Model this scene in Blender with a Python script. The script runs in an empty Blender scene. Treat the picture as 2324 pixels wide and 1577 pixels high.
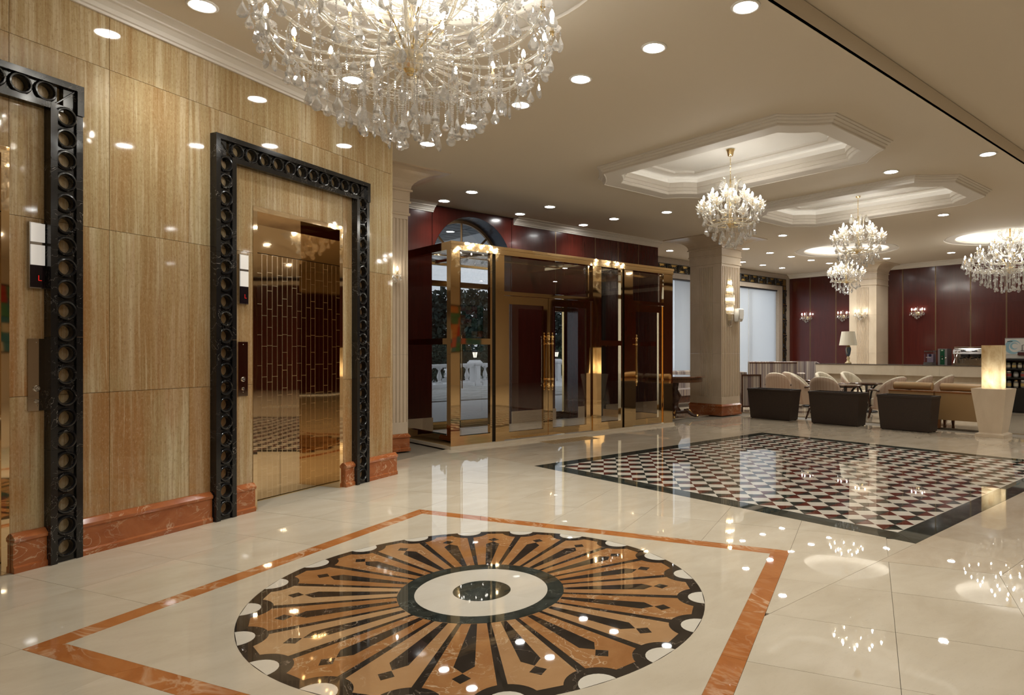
import bpy, bmesh, math, random
from math import sin, cos, pi, radians, sqrt, atan2, hypot
from mathutils import Vector, Matrix
random.seed(7)
C = bpy.context.scene.collection
S = bpy.context.scene
PI = pi
# ---------------------------------------------------------------- camera, world, exposure
HEAD = radians(47.583)                       # viewing direction measured from +X (X runs along the entrance wall, Y towards it)
cam_d = bpy.data.cameras.new('camera'); cam = bpy.data.objects.new('camera', cam_d); C.objects.link(cam)
cam.location = (0, 0, 1.45); cam.rotation_euler = (PI/2, 0, HEAD - PI/2)
cam_d.sensor_width = 36; cam_d.lens = 1517.95/2324*36
cam_d.shift_x = -(1325.05-1162)/2324; cam_d.shift_y = (797.23-788.5)/2324
cam_d.clip_end = 400; cam_d.clip_start = 0.05
S.camera = cam
W = bpy.data.worlds.new('world'); S.world = W; W.use_nodes = True
W.node_tree.nodes['Background'].inputs[0].default_value = (.80, .88, 1.0, 1)
W.node_tree.nodes['Background'].inputs[1].default_value = .95
S.view_settings.view_transform = 'Standard'; S.view_settings.look = 'None'; S.view_settings.gamma = 1
S.view_settings.use_curve_mapping = False
S.view_settings.exposure = 0.78
S.cycles.use_denoising = True
S.cycles.max_bounces = 9; S.cycles.diffuse_bounces = 4; S.cycles.glossy_bounces = 5
S.cycles.transmission_bounces = 8; S.cycles.transparent_max_bounces = 32
S.cycles.caustics_reflective = False; S.cycles.caustics_refractive = False
S.cycles.sample_clamp_indirect = 6.0
S.cycles.use_light_tree = True
P_DOWN = 42.0         # radiance of a recessed downlight lens
W_DOWN = 5.2         # watts of a recessed downlight's beam
P_BULB = 54.0       # radiance of a candle bulb
P_COVE = 5.2        # radiance of the hidden tray strips; the added coffer glow is scaled from it

LW = radians(24.559)                         # the lift wall is turned by this angle
EU = (cos(LW), sin(LW)); EW = (sin(LW), -cos(LW))
def LP(u, w, z=0.0): return Vector((u*EU[0]+w*EW[0], u*EU[1]+w*EW[1], z))

# ---------------------------------------------------------------- materials
def base(name):
    m = bpy.data.materials.new(name); m.use_nodes = True
    nt = m.node_tree; b = nt.nodes['Principled BSDF']
    return m, nt, b
def setp(b, **k):
    for a, v in k.items():
        b.inputs[a.replace('_', ' ')].default_value = v
def c4(c): return (c[0], c[1], c[2], 1)
def simple(name, col, rough=.5, metal=0.0, spec=.5, emis=None, es=0.0):
    m, nt, b = base(name); setp(b, Base_Color=c4(col), Roughness=rough, Metallic=metal)
    b.inputs['Specular IOR Level'].default_value = spec
    if emis: b.inputs['Emission Color'].default_value = c4(emis); b.inputs['Emission Strength'].default_value = es
    return m
def coords(nt, scale=(1,1,1), rand=True, rot=(0,0,0)):
    tc = nt.nodes.new('ShaderNodeTexCoord'); mp = nt.nodes.new('ShaderNodeMapping')
    mp.inputs['Scale'].default_value = scale; mp.inputs['Rotation'].default_value = rot
    if rand:
        oi = nt.nodes.new('ShaderNodeObjectInfo'); mu = nt.nodes.new('ShaderNodeMath'); mu.operation = 'MULTIPLY'
        mu.inputs[1].default_value = 37.0; nt.links.new(oi.outputs['Random'], mu.inputs[0])
        ad = nt.nodes.new('ShaderNodeVectorMath'); ad.operation = 'ADD'
        nt.links.new(tc.outputs['Object'], ad.inputs[0]); nt.links.new(mu.outputs[0], ad.inputs[1])
        nt.links.new(ad.outputs[0], mp.inputs[0])
    else: nt.links.new(tc.outputs['Object'], mp.inputs[0])
    return mp.outputs[0]
def noise(nt, vec, scale, detail=6, rough=.6, dist=0.0):
    n = nt.nodes.new('ShaderNodeTexNoise'); n.inputs['Scale'].default_value = scale
    n.inputs['Detail'].default_value = detail; n.inputs['Roughness'].default_value = rough; n.inputs['Distortion'].default_value = dist
    nt.links.new(vec, n.inputs['Vector']); return n.outputs['Fac']
def ramp(nt, fac, stops):
    r = nt.nodes.new('ShaderNodeValToRGB'); e = r.color_ramp.elements
    while len(e) > 1: e.remove(e[-1])
    e[0].position = stops[0][0]; e[0].color = c4(stops[0][1])
    for p, c in stops[1:]:
        x = e.new(p); x.color = c4(c)
    nt.links.new(fac, r.inputs[0]); return r.outputs[0]
def mixc(nt, fac, a, b, mode='MIX'):
    n = nt.nodes.new('ShaderNodeMix'); n.data_type = 'RGBA'; n.blend_type = mode
    if isinstance(fac, (int, float)): n.inputs[0].default_value = fac
    else: nt.links.new(fac, n.inputs[0])
    for s, v in ((6, a), (7, b)):
        if isinstance(v, tuple): n.inputs[s].default_value = c4(v)
        else: nt.links.new(v, n.inputs[s])
    return n.outputs[2]
def bump(nt, b, fac, strength, dist=.01):
    n = nt.nodes.new('ShaderNodeBump'); n.inputs['Strength'].default_value = strength; n.inputs['Distance'].default_value = dist
    nt.links.new(fac, n.inputs['Height']); nt.links.new(n.outputs[0], b.inputs['Normal'])
def veined(name, c_lo, c_hi, vein, vscale, vwidth, rough, nscale=3.0, stretch=(1,1,1), vamt=.8, rot=(0,0,0)):
    m, nt, b = base(name); v = coords(nt, stretch, rot=rot)
    f = noise(nt, v, nscale, 7, .65, .6); col = ramp(nt, f, [(.3, c_lo), (.7, c_hi)])
    f2 = noise(nt, v, vscale, 4, .55, 1.6)
    vr = ramp(nt, f2, [(.5-vwidth, (0,0,0)), (.5, (vamt,)*3), (.5+vwidth, (0,0,0))])
    f3 = noise(nt, v, vscale*.6, 2, .5); vm = ramp(nt, f3, [(.45, (0,0,0)), (.62, (1,1,1))])
    fac = mixc(nt, 1.0, vr, vm, 'MULTIPLY')
    nt.links.new(mixc(nt, fac, col, vein), b.inputs['Base Color']); b.inputs['Roughness'].default_value = rough
    return m
def travertine(name):
    m, nt, b = base(name); v = coords(nt, (1, 1, .022)); vg = coords(nt, (1, 1, .22)); vs = coords(nt, (1, 1, .5))
    wv = nt.nodes.new('ShaderNodeTexNoise'); wv.inputs['Scale'].default_value = 5; wv.inputs['Detail'].default_value = 4; nt.links.new(vg, wv.inputs['Vector'])
    sb = nt.nodes.new('ShaderNodeVectorMath'); sb.operation = 'MULTIPLY_ADD'; sb.inputs[1].default_value = (.045, 0, 0); nt.links.new(wv.outputs['Color'], sb.inputs[0]); nt.links.new(v, sb.inputs[2]); v = sb.outputs[0]
    f = noise(nt, v, 7, 12, .78, .0); f2 = noise(nt, v, 38, 5, .65, .0); g = noise(nt, vg, 2.4, 6, .62, .4); w_ = noise(nt, vs, 85, 5, .75, .4)
    col = ramp(nt, f, [(.34, (.28,.175,.074)), (.44, (.37,.265,.13)), (.52, (.42,.325,.175)), (.585, (.56,.47,.31)), (.62, (.43,.33,.185)), (.72, (.35,.245,.12))])
    col = mixc(nt, ramp(nt, f2, [(.34, (.55,)*3), (.46, (0,)*3)]), col, (.25,.135,.052))
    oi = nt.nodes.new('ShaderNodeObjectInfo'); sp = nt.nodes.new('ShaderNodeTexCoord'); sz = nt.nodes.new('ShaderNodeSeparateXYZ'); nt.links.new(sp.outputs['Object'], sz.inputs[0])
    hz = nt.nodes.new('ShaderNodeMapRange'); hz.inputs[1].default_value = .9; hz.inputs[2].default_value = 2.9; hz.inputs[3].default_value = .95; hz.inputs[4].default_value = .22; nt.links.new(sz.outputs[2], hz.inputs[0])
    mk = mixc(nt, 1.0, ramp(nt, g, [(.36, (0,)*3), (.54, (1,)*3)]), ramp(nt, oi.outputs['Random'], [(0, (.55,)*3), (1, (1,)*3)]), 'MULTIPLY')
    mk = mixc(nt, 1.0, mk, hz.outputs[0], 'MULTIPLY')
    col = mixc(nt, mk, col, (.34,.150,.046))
    col = mixc(nt, ramp(nt, f2, [(.56, (0,)*3), (.66, (.62,)*3)]), col, (.56,.45,.29))
    col = mixc(nt, ramp(nt, w_, [(.53, (0,)*3), (.66, (.5,)*3)]), col, (.21,.115,.045)); col = mixc(nt, ramp(nt, w_, [(.33, (.5,)*3), (.45, (0,)*3)]), col, (.54,.42,.26))
    nt.links.new(col, b.inputs['Base Color']); b.inputs['Roughness'].default_value = .045
    b.inputs['Specular IOR Level'].default_value = .45
    return m
def cream(name, c0, c1, rough=.014, rand=True):
    m, nt, b = base(name); v = coords(nt, (1, 2.2, 1), rand)
    f = noise(nt, v, 1.7, 6, .6, .4); g = noise(nt, v, 26, 4, .6, 1.2)
    col = ramp(nt, f, [(.32, c0), (.68, c1)])
    col = mixc(nt, ramp(nt, g, [(.57, (0,0,0)), (.7, (.16,)*3)]), col, tuple(x*.78 for x in c0))
    nt.links.new(col, b.inputs['Base Color']); b.inputs['Roughness'].default_value = rough
    b.inputs['Specular IOR Level'].default_value = .8
    return m
def wood(name, c0, c1, rough, stretch=(6, 6, .5), coat=0.0):
    m, nt, b = base(name); v = coords(nt, stretch)
    f = noise(nt, v, 5, 6, .6, .5); nt.links.new(ramp(nt, f, [(.3, c0), (.7, c1)]), b.inputs['Base Color'])
    b.inputs['Roughness'].default_value = rough; b.inputs['Coat Weight'].default_value = coat; b.inputs['Coat Roughness'].default_value = .10
    return m
def mirror(name, col, rough=.03, wob=.0, wscale=1.2):
    m, nt, b = base(name); setp(b, Base_Color=c4(col), Metallic=1.0, Roughness=rough)
    if wob:
        v = coords(nt, (1,1,.5), False); bump(nt, b, noise(nt, v, wscale, 1, .4), wob, .02)
    return m
def schlick(nt, r0, add=0.0):
    g = nt.nodes.new('ShaderNodeNewGeometry'); d = nt.nodes.new('ShaderNodeVectorMath'); d.operation = 'DOT_PRODUCT'
    nt.links.new(g.outputs['Normal'], d.inputs[0]); nt.links.new(g.outputs['Incoming'], d.inputs[1])
    def mth(op, a, b=None):
        n = nt.nodes.new('ShaderNodeMath'); n.operation = op; n.use_clamp = op in ('ADD', 'SUBTRACT')
        for i, v in enumerate((a, b)):
            if v is None: continue
            if isinstance(v, (int, float)): n.inputs[i].default_value = v
            else: nt.links.new(v, n.inputs[i])
        return n.outputs[0]
    a = mth('ABSOLUTE', d.outputs['Value']); p = mth('POWER', mth('SUBTRACT', 1.0, a), 5.0)
    return mth('ADD', mth('MULTIPLY', p, 1.0-r0), r0+add)
def glassy(name, tint, refl=.0, rough=0.0):          # thin pane: tinted see-through plus Fresnel reflection
    m = bpy.data.materials.new(name); m.use_nodes = True; nt = m.node_tree; nt.nodes.clear()
    o = nt.nodes.new('ShaderNodeOutputMaterial'); t = nt.nodes.new('ShaderNodeBsdfTransparent'); g = nt.nodes.new('ShaderNodeBsdfGlossy')
    t.inputs[0].default_value = c4(tint); g.inputs['Color'].default_value = (.95,.95,.95,1); g.inputs['Roughness'].default_value = rough
    mx = nt.nodes.new('ShaderNodeMixShader'); L = nt.links
    L.new(schlick(nt, .04, refl), mx.inputs[0]); L.new(t.outputs[0], mx.inputs[1]); L.new(g.outputs[0], mx.inputs[2]); L.new(mx.outputs[0], o.inputs[0])
    return m
def crystal(name, tint, glass=.5, refl=.16, white=.10):
    m = bpy.data.materials.new(name); m.use_nodes = True; nt = m.node_tree; nt.nodes.clear(); L = nt.links
    o = nt.nodes.new('ShaderNodeOutputMaterial'); t = nt.nodes.new('ShaderNodeBsdfTransparent'); g = nt.nodes.new('ShaderNodeBsdfGlass'); gl = nt.nodes.new('ShaderNodeBsdfGlossy')
    t.inputs[0].default_value = c4(tint); g.inputs['Color'].default_value = c4(tint); g.inputs['IOR'].default_value = 1.5; g.inputs['Roughness'].default_value = 0.0
    gl.inputs['Roughness'].default_value = .02; gl.inputs['Color'].default_value = (1,1,1,1)
    d = nt.nodes.new('ShaderNodeBsdfTranslucent'); d.inputs[0].default_value = c4(tuple(min(1, x*.98) for x in tint)); d2 = nt.nodes.new('ShaderNodeBsdfDiffuse'); d2.inputs[0].default_value = d.inputs[0].default_value
    w = nt.nodes.new('ShaderNodeMixShader'); w.inputs[0].default_value = .5; L.new(d.outputs[0], w.inputs[1]); L.new(d2.outputs[0], w.inputs[2])
    a = nt.nodes.new('ShaderNodeMixShader'); a.inputs[0].default_value = glass
    L.new(t.outputs[0], a.inputs[1]); L.new(g.outputs[0], a.inputs[2])
    b = nt.nodes.new('ShaderNodeMixShader'); b.inputs[0].default_value = white; L.new(a.outputs[0], b.inputs[1]); L.new(w.outputs[0], b.inputs[2])
    bx = nt.nodes.new('ShaderNodeMixShader'); L.new(schlick(nt, .05, refl), bx.inputs[0]); L.new(b.outputs[0], bx.inputs[1]); L.new(gl.outputs[0], bx.inputs[2]); L.new(bx.outputs[0], o.inputs[0])
    return m
def emit(name, col, s):
    m = bpy.data.materials.new(name); m.use_nodes = True; nt = m.node_tree; nt.nodes.clear()
    o = nt.nodes.new('ShaderNodeOutputMaterial'); e = nt.nodes.new('ShaderNodeEmission'); e.inputs[0].default_value = c4(col); e.inputs[1].default_value = s
    nt.links.new(e.outputs[0], o.inputs[0]); return m
def stripes(name, cols, scale, axis=0, rough=.8):
    m, nt, b = base(name); tc = nt.nodes.new('ShaderNodeTexCoord'); sp = nt.nodes.new('ShaderNodeSeparateXYZ'); nt.links.new(tc.outputs['UV' if axis == 'uv' else 'Object'], sp.inputs[0])
    n = nt.nodes.new('ShaderNodeTexNoise'); n.noise_dimensions = '1D'; n.inputs['Scale'].default_value = scale; n.inputs['Detail'].default_value = 4; n.inputs['Roughness'].default_value = .7
    nt.links.new(sp.outputs[0 if axis == 'uv' else axis], n.inputs['W'])
    k = len(cols); nt.links.new(ramp(nt, n.outputs['Fac'], [(.32+.36*i/(k-1), c) for i, c in enumerate(cols)]), b.inputs['Base Color'])
    b.inputs['Roughness'].default_value = rough; return m
def fine_stripe(name, c0, c1, scale, rough=.85, radial=False):
    m, nt, b = base(name); tc = nt.nodes.new('ShaderNodeTexCoord'); w = nt.nodes.new('ShaderNodeTexWave'); w.wave_type = 'BANDS'; w.bands_direction = 'X'
    w.inputs['Scale'].default_value = scale; w.inputs['Distortion'].default_value = .4; w.inputs['Detail'].default_value = 1
    nt.links.new(tc.outputs['Object'], w.inputs['Vector']); nt.links.new(ramp(nt, w.outputs['Fac'], [(.0, c0), (.25, c1), (1, c1)]), b.inputs['Base Color'])
    b.inputs['Roughness'].default_value = rough; return m

TRAV = travertine('travertine')
RUST = veined('rust_marble', (.27,.070,.020), (.40,.135,.045), (.62,.42,.26), 5, .028, .10, 4.0, (1,1,1.6))
RUSTB = veined('rust_band_marble', (.33,.105,.026), (.45,.17,.05), (.62,.42,.26), 4, .05, .02, 5.0, (1,.5,1))
BLACK = veined('black_marble', (.007,.0068,.007), (.017,.0155,.0145), (.34,.31,.27), 6, .006, .13, 5)
NERO = veined('dark_brown_marble', (.016,.012,.009), (.040,.030,.022), (.35,.27,.2), 5, .010, .02, 6)
GREEN = veined('dark_green_marble', (.014,.017,.012), (.05,.055,.045), (.12,.13,.11), 14, .03, .02, 9)
ORANGE = veined('orange_marble', (.26,.105,.032), (.36,.175,.066), (.60,.45,.29), 6, .018, .02, 3.2)
def vary_petals(m):
    nt = m.node_tree; b = nt.nodes['Principled BSDF']; l = b.inputs['Base Color'].links[0]; src = l.from_socket
    oi = nt.nodes.new('ShaderNodeObjectInfo'); f = ramp(nt, oi.outputs['Random'], [(.45, (0,)*3), (.9, (.62,)*3)])
    nt.links.new(mixc(nt, f, src, (.50,.34,.18)), b.inputs['Base Color'])
vary_petals(ORANGE)
CREAM = cream('cream_marble', (.52,.44,.325), (.60,.52,.40))
CREAMV = cream('cream_marble_lounge', (.47,.375,.265), (.58,.49,.37))
WHITE = cream('white_marble', (.60,.54,.44), (.67,.61,.51))
REDM = veined('red_marble', (.075,.017,.011), (.15,.042,.028), (.3,.15,.1), 9, .02, .02, 8)
LIME = cream('beige_limestone', (.54,.43,.305), (.62,.51,.375), .28, False)
LIMEP = cream('counter_stone', (.56,.47,.35), (.63,.55,.43), .2)
PLASTER = simple('ceiling_paint', (.68,.60,.485), .75, spec=.2)
MOLD = simple('moulding_paint', (.68,.63,.56), .55, spec=.3)
COVEP = simple('cove_paint', (.80,.77,.72), .7, spec=.2)
REDW = wood('red_lacquered_panel', (.048,.0065,.0042), (.068,.0095,.006), .22, (5,5,.35), .25)
DARKW = wood('dark_walnut', (.035,.012,.006), (.075,.026,.012), .22, (3,3,3), .3)
ORW = wood('orange_wood', (.22,.075,.02), (.33,.13,.04), .3)
GOLD = mirror('polished_brass', (.88,.66,.38), .035, .35, 1.4)
GOLDS = mirror('brass_fittings', (.83,.60,.28), .10)
CHANG = mirror('chandelier_gilding', (.85,.66,.35), .18)
BRONZE = simple('joint_strip', (.30,.19,.10), .35, .7)
STEELM = mirror('steel', (.62,.60,.57), .14)
GLASS = glassy('tinted_glass', (.80,.78,.76), .03)
GLASSO = glassy('clear_glass', (.9,.92,.92), .02)
CRYS = crystal('crystal', (.985,.98,.97), .45, .18, .24)
CRYSW = crystal('warm_crystal', (.985,.95,.87), .3, .14, .30)
BULB = emit('bulb_glow', (1,.96,.87), P_BULB); BULBS = emit('sconce_bulb_glow', (1,.96,.87), P_BULB*.6)
DOWN = emit('downlight_lens', (1,1,.97), P_DOWN)
COVE = emit('cove_strip', (1,.97,.90), P_COVE); COFFERGLOW = emit('added_coffer_glow', (1,.97,.90), P_COVE*.28)  # the coffer one is an added glow, not a strip lamp
TRIMW = simple('white_trim', (.75,.72,.66), .4)
WHITEP = simple('white_plastic', (.72,.69,.63), .35)
LAMPW = simple('white_lens', (.66,.63,.58), .3, emis=(1,.95,.88), es=.18)
DISPLAY = simple('display_black', (.012,.007,.009), .12)
REDLED = emit('red_led', (1,.03,.02), .45)
GRANITE = None
def granite(name, c0, c1, rough):
    m, nt, b = base(name); v = coords(nt, (1,1,1), False); f = noise(nt, v, 70, 3, .7)
    nt.links.new(ramp(nt, f, [(.35, c0), (.6, c1)]), b.inputs['Base Color']); b.inputs['Roughness'].default_value = rough; return m
GRANITE = granite('speckled_granite', (.24,.19,.145), (.40,.33,.26), .4)
DARKTOP = granite('dark_counter_stone', (.02,.016,.014), (.16,.13,.11), .12)
IRON = simple('black_iron', (.012,.010,.009), .4, .3)
GILT = mirror('gilt_panel', (.45,.29,.09), .4)
BLIND = None
def blind():
    m = bpy.data.materials.new('roller_blind'); m.use_nodes = True; nt = m.node_tree; nt.nodes.clear(); L = nt.links
    o = nt.nodes.new('ShaderNodeOutputMaterial'); d = nt.nodes.new('ShaderNodeBsdfDiffuse'); t = nt.nodes.new('ShaderNodeBsdfTranslucent'); mx = nt.nodes.new('ShaderNodeMixShader')
    d.inputs[0].default_value = (.7,.7,.7,1); t.inputs[0].default_value = (.93,.93,.93,1); mx.inputs[0].default_value = .8
    L.new(d.outputs[0], mx.inputs[1]); L.new(t.outputs[0], mx.inputs[2]); L.new(mx.outputs[0], o.inputs[0]); return m
BLIND = blind()
STRIPE = stripes('striped_upholstery', [(.045,.022,.016), (.16,.115,.11), (.10,.07,.075), (.42,.36,.29), (.17,.12,.10), (.30,.20,.11)], 9, 'uv')
CHAIRO = fine_stripe('chair_back_fabric', (.35,.225,.155), (.41,.295,.21), 5.5)
CHAIRI = fine_stripe('chair_inner_fabric', (.48,.41,.30), (.57,.50,.38), 4.0)
TAN = simple('tan_leather', (.36,.225,.10), .42)
WICK = None
def wicker():
    m, nt, b = base('dark_wicker'); tc = nt.nodes.new('ShaderNodeTexCoord'); br = nt.nodes.new('ShaderNodeTexBrick')
    br.inputs['Scale'].default_value = 40; br.inputs['Color1'].default_value = (.045,.023,.012,1); br.inputs['Color2'].default_value = (.026,.014,.008,1); br.inputs['Mortar'].default_value = (.006,.004,.003,1)
    br.inputs['Mortar Size'].default_value = .03; nt.links.new(tc.outputs['UV'], br.inputs['Vector']); nt.links.new(br.outputs['Color'], b.inputs['Base Color'])
    b.inputs['Roughness'].default_value = .55; bump(nt, b, br.outputs['Fac'], -.6, .004); return m
WICK = wicker()
def onyx():
    m, nt, b = base('glowing_onyx'); v = coords(nt, (1,1,.6), False)
    f = noise(nt, v, 6, 7, .65, .8); col = ramp(nt, f, [(.3, (.46,.32,.17)), (.55, (.68,.59,.42)), (.75, (.80,.74,.60))])
    nt.links.new(col, b.inputs['Base Color']); b.inputs['Roughness'].default_value = .25
    b.inputs['Transmission Weight'].default_value = 0
    t = nt.nodes.new('ShaderNodeBsdfTranslucent'); nt.links.new(col, t.inputs[0]); mx = nt.nodes.new('ShaderNodeMixShader'); mx.inputs[0].default_value = .55
    o = nt.nodes['Material Output']; nt.links.new(b.outputs[0], mx.inputs[1]); nt.links.new(t.outputs[0], mx.inputs[2]); nt.links.new(mx.outputs[0], o.inputs[0]); return m
ONYX = onyx()
def etched():
    m, nt, b = base('etched_gold_mirror'); tc = nt.nodes.new('ShaderNodeTexCoord'); mp = nt.nodes.new('ShaderNodeMapping')
    mp.inputs['Rotation'].default_value = (0, 0, PI/2); nt.links.new(tc.outputs['UV'], mp.inputs[0])
    br = nt.nodes.new('ShaderNodeTexBrick'); br.inputs['Scale'].default_value = 1.0; br.inputs['Brick Width'].default_value = .30; br.inputs['Row Height'].default_value = .062
    br.inputs['Mortar Size'].default_value = .0035; br.inputs['Mortar Smooth'].default_value = 0; br.offset = .37; br.squash = .6; br.squash_frequency = 3
    nt.links.new(mp.outputs[0], br.inputs['Vector'])
    b.inputs['Metallic'].default_value = 1
    nt.links.new(mixc(nt, br.outputs['Fac'], (.80,.60,.37), (.95,.76,.50)), b.inputs['Base Color'])
    nt.links.new(ramp(nt, br.outputs['Fac'], [(0, (.03,)*3), (1, (.22,)*3)]), b.inputs['Roughness'])
    v = coords(nt, (1,1,.3), False); bump(nt, b, noise(nt, v, 1.3, 1, .4), .35, .02); return m
ETCH = etched()
GOLDJ = mirror('bronze_mirror', (.86,.66,.42), .03, .3, 1.3)

# ---------------------------------------------------------------- mesh helpers
class MB:
    def __init__(s): s.v = []; s.f = []
    def add(s, vs, fs):
        n = len(s.v); s.v += [tuple(x) for x in vs]; s.f += [tuple(i+n for i in f) for f in fs]; return s
    def box(s, x0, x1, y0, y1, z0, z1):
        return s.add([(x0,y0,z0),(x1,y0,z0),(x1,y1,z0),(x0,y1,z0),(x0,y0,z1),(x1,y0,z1),(x1,y1,z1),(x0,y1,z1)],
                     [(0,3,2,1),(4,5,6,7),(0,1,5,4),(1,2,6,5),(2,3,7,6),(3,0,4,7)])
    def prism(s, poly, z0, z1):
        n = len(poly); a = sum(poly[i][0]*poly[(i+1)%n][1]-poly[(i+1)%n][0]*poly[i][1] for i in range(n))
        if a < 0: poly = poly[::-1]
        return s.add([(p[0],p[1],z0) for p in poly]+[(p[0],p[1],z1) for p in poly],
                     [tuple(range(n))[::-1], tuple(range(n, 2*n))]+[(i,(i+1)%n,n+(i+1)%n,n+i) for i in range(n)])
    def loops(s, ls, close=True, cap0=False, cap1=False):     # bridge equal-length closed loops
        n = len(ls[0]); k = len(s.v)
        for l in ls: s.v += [tuple(p) for p in l]
        for j in range(len(ls)-1):
            for i in range(n if close else n-1):
                a = k+j*n+i; b = k+j*n+(i+1)%n; s.f.append((a, b, b+n, a+n))
        if cap0: s.f.append(tuple(range(k, k+n))[::-1])
        if cap1: s.f.append(tuple(range(k+(len(ls)-1)*n, k+len(ls)*n)))
        return s
    def lathe(s, prof, n=12, c=(0,0,0), ph=0.0, cap=True):
        ls = [[(c[0]+r*cos(2*PI*i/n+ph), c[1]+r*sin(2*PI*i/n+ph), c[2]+z) for i in range(n)] for r, z in prof]
        return s.loops(ls, True, cap and prof[0][0] > 1e-5, cap and prof[-1][0] > 1e-5)
    def tube(s, pts, r, n=6, caps=True):
        pts = [Vector(p) for p in pts]; ls = []; up = Vector((0,0,1)); last = None
        for i, p in enumerate(pts):
            d = (pts[min(i+1, len(pts)-1)]-pts[max(i-1, 0)]).normalized()
            a = d.cross(up) if last is None else (last-d*last.dot(d))
            if a.length < 1e-4: a = d.cross(Vector((1,0,0)))
            a.normalize(); last = a; b = d.cross(a); rr = r[i] if isinstance(r, (list, tuple)) else r
            ls.append([p+a*rr*cos(2*PI*k/n)+b*rr*sin(2*PI*k/n) for k in range(n)])
        return s.loops(ls, True, caps, caps)
    def extrude_profile(s, prof, x0, x1):      # profile in (y, z), swept along x
        n = len(prof); return s.loops([[(x0,)+tuple(p) for p in prof], [(x1,)+tuple(p) for p in prof]], True, True, True)
    def merge(s, o, M=None):
        return s.add([M @ Vector(v) if M else v for v in o.v], o.f)
    def mesh(s, name, smooth=False):
        me = bpy.data.meshes.new(name); me.from_pydata(s.v, [], s.f); me.validate()
        bm = bmesh.new(); bm.from_mesh(me); bmesh.ops.recalc_face_normals(bm, faces=bm.faces); bm.to_mesh(me); bm.free()
        if smooth: me.polygons.foreach_set('use_smooth', [True]*len(me.polygons))
        me.update(); return me
def O(name, mb, m, parent=None, loc=(0,0,0), rot=0.0, smooth=False):
    me = mb.mesh(name, smooth) if isinstance(mb, MB) else mb
    o = bpy.data.objects.new(name, me); C.objects.link(o); o.location = loc; o.rotation_euler.z = rot if not isinstance(rot, (tuple, list)) else 0
    if isinstance(rot, (tuple, list)): o.rotation_euler = rot
    if m is not None and len(me.materials) == 0: me.materials.append(m)
    if parent: o.parent = parent
    return o
def autosmooth(o, ang=40):
    me = o.data; me.polygons.foreach_set('use_smooth', [True]*len(me.polygons)); me.set_sharp_from_angle(angle=radians(ang)); return o
def empty(name, loc=(0,0,0), rot=0.0):
    o = bpy.data.objects.new(name, None); C.objects.link(o); o.location = loc; o.rotation_euler.z = rot; o.empty_display_size = .1; return o
def tag(o, label=None, cat=None, group=None, kind=None):
    if label: o['label'] = label
    if cat: o['category'] = cat
    if group: o['group'] = group
    if kind: o['kind'] = kind
    return o
def thing(name, label, cat, loc=(0,0,0), rot=0.0, group=None): return tag(empty(name, loc, rot), label, cat, group)
def struct(o, label=None, cat=None): return tag(o, label, cat, None, 'structure')
KIDS = {}
def copy_tree(o, parent=None, off=None):
    c = o.copy(); C.objects.link(c)
    if parent is not None: c.parent = parent
    for ch in o.children: copy_tree(ch, c)
    return c
def uv_planar(me, ax, ay, s=1.0):
    uv = me.uv_layers.new(name='UVMap')
    for l in me.loops:
        v = me.vertices[l.vertex_index].co; uv.data[l.index].uv = (v[ax]*s, v[ay]*s)
def uv_box(me, s=1.0):
    uv = me.uv_layers.new(name='UVMap')
    for p in me.polygons:
        n = p.normal; a = max(range(3), key=lambda i: abs(n[i])); ax, ay = [(1,2),(0,2),(0,1)][a]
        for li in p.loop_indices:
            v = me.vertices[me.loops[li].vertex_index].co; uv.data[li].uv = (v[ax]*s, v[ay]*s)
def clip(poly, nx, ny, d):                     # keep nx*x+ny*y <= d
    out = []
    for i in range(len(poly)):
        a = poly[i]; b = poly[(i+1) % len(poly)]; da = nx*a[0]+ny*a[1]-d; db = nx*b[0]+ny*b[1]-d
        if da <= 0: out.append(a)
        if (da < 0 < db) or (db < 0 < da):
            t = da/(da-db); out.append((a[0]+t*(b[0]-a[0]), a[1]+t*(b[1]-a[1])))
    return out
def area(p): return abs(sum(p[i][0]*p[(i+1)%len(p)][1]-p[(i+1)%len(p)][0]*p[i][1] for i in range(len(p))))/2 if len(p) > 2 else 0
def inset(poly, g):
    n = len(poly); a = sum(poly[i][0]*poly[(i+1)%n][1]-poly[(i+1)%n][0]*poly[i][1] for i in range(n))
    if a < 0: poly = poly[::-1]
    out = []
    for i in range(n):
        p0, p1, p2 = Vector(poly[i-1]), Vector(poly[i]), Vector(poly[(i+1)%n])
        e1 = (p1-p0); e2 = (p2-p1)
        if e1.length < 1e-6 or e2.length < 1e-6: continue
        e1.normalize(); e2.normalize(); n1 = Vector((-e1.y, e1.x)); n2 = Vector((-e2.y, e2.x)); b = n1+n2
        if b.length < 1e-3: b = n1
        else: b = b/(max(b.dot(n1), .3))
        q = p1+b*g; out.append((q.x, q.y))
    return out
ZC = 4.05
exec_marks = []
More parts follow.
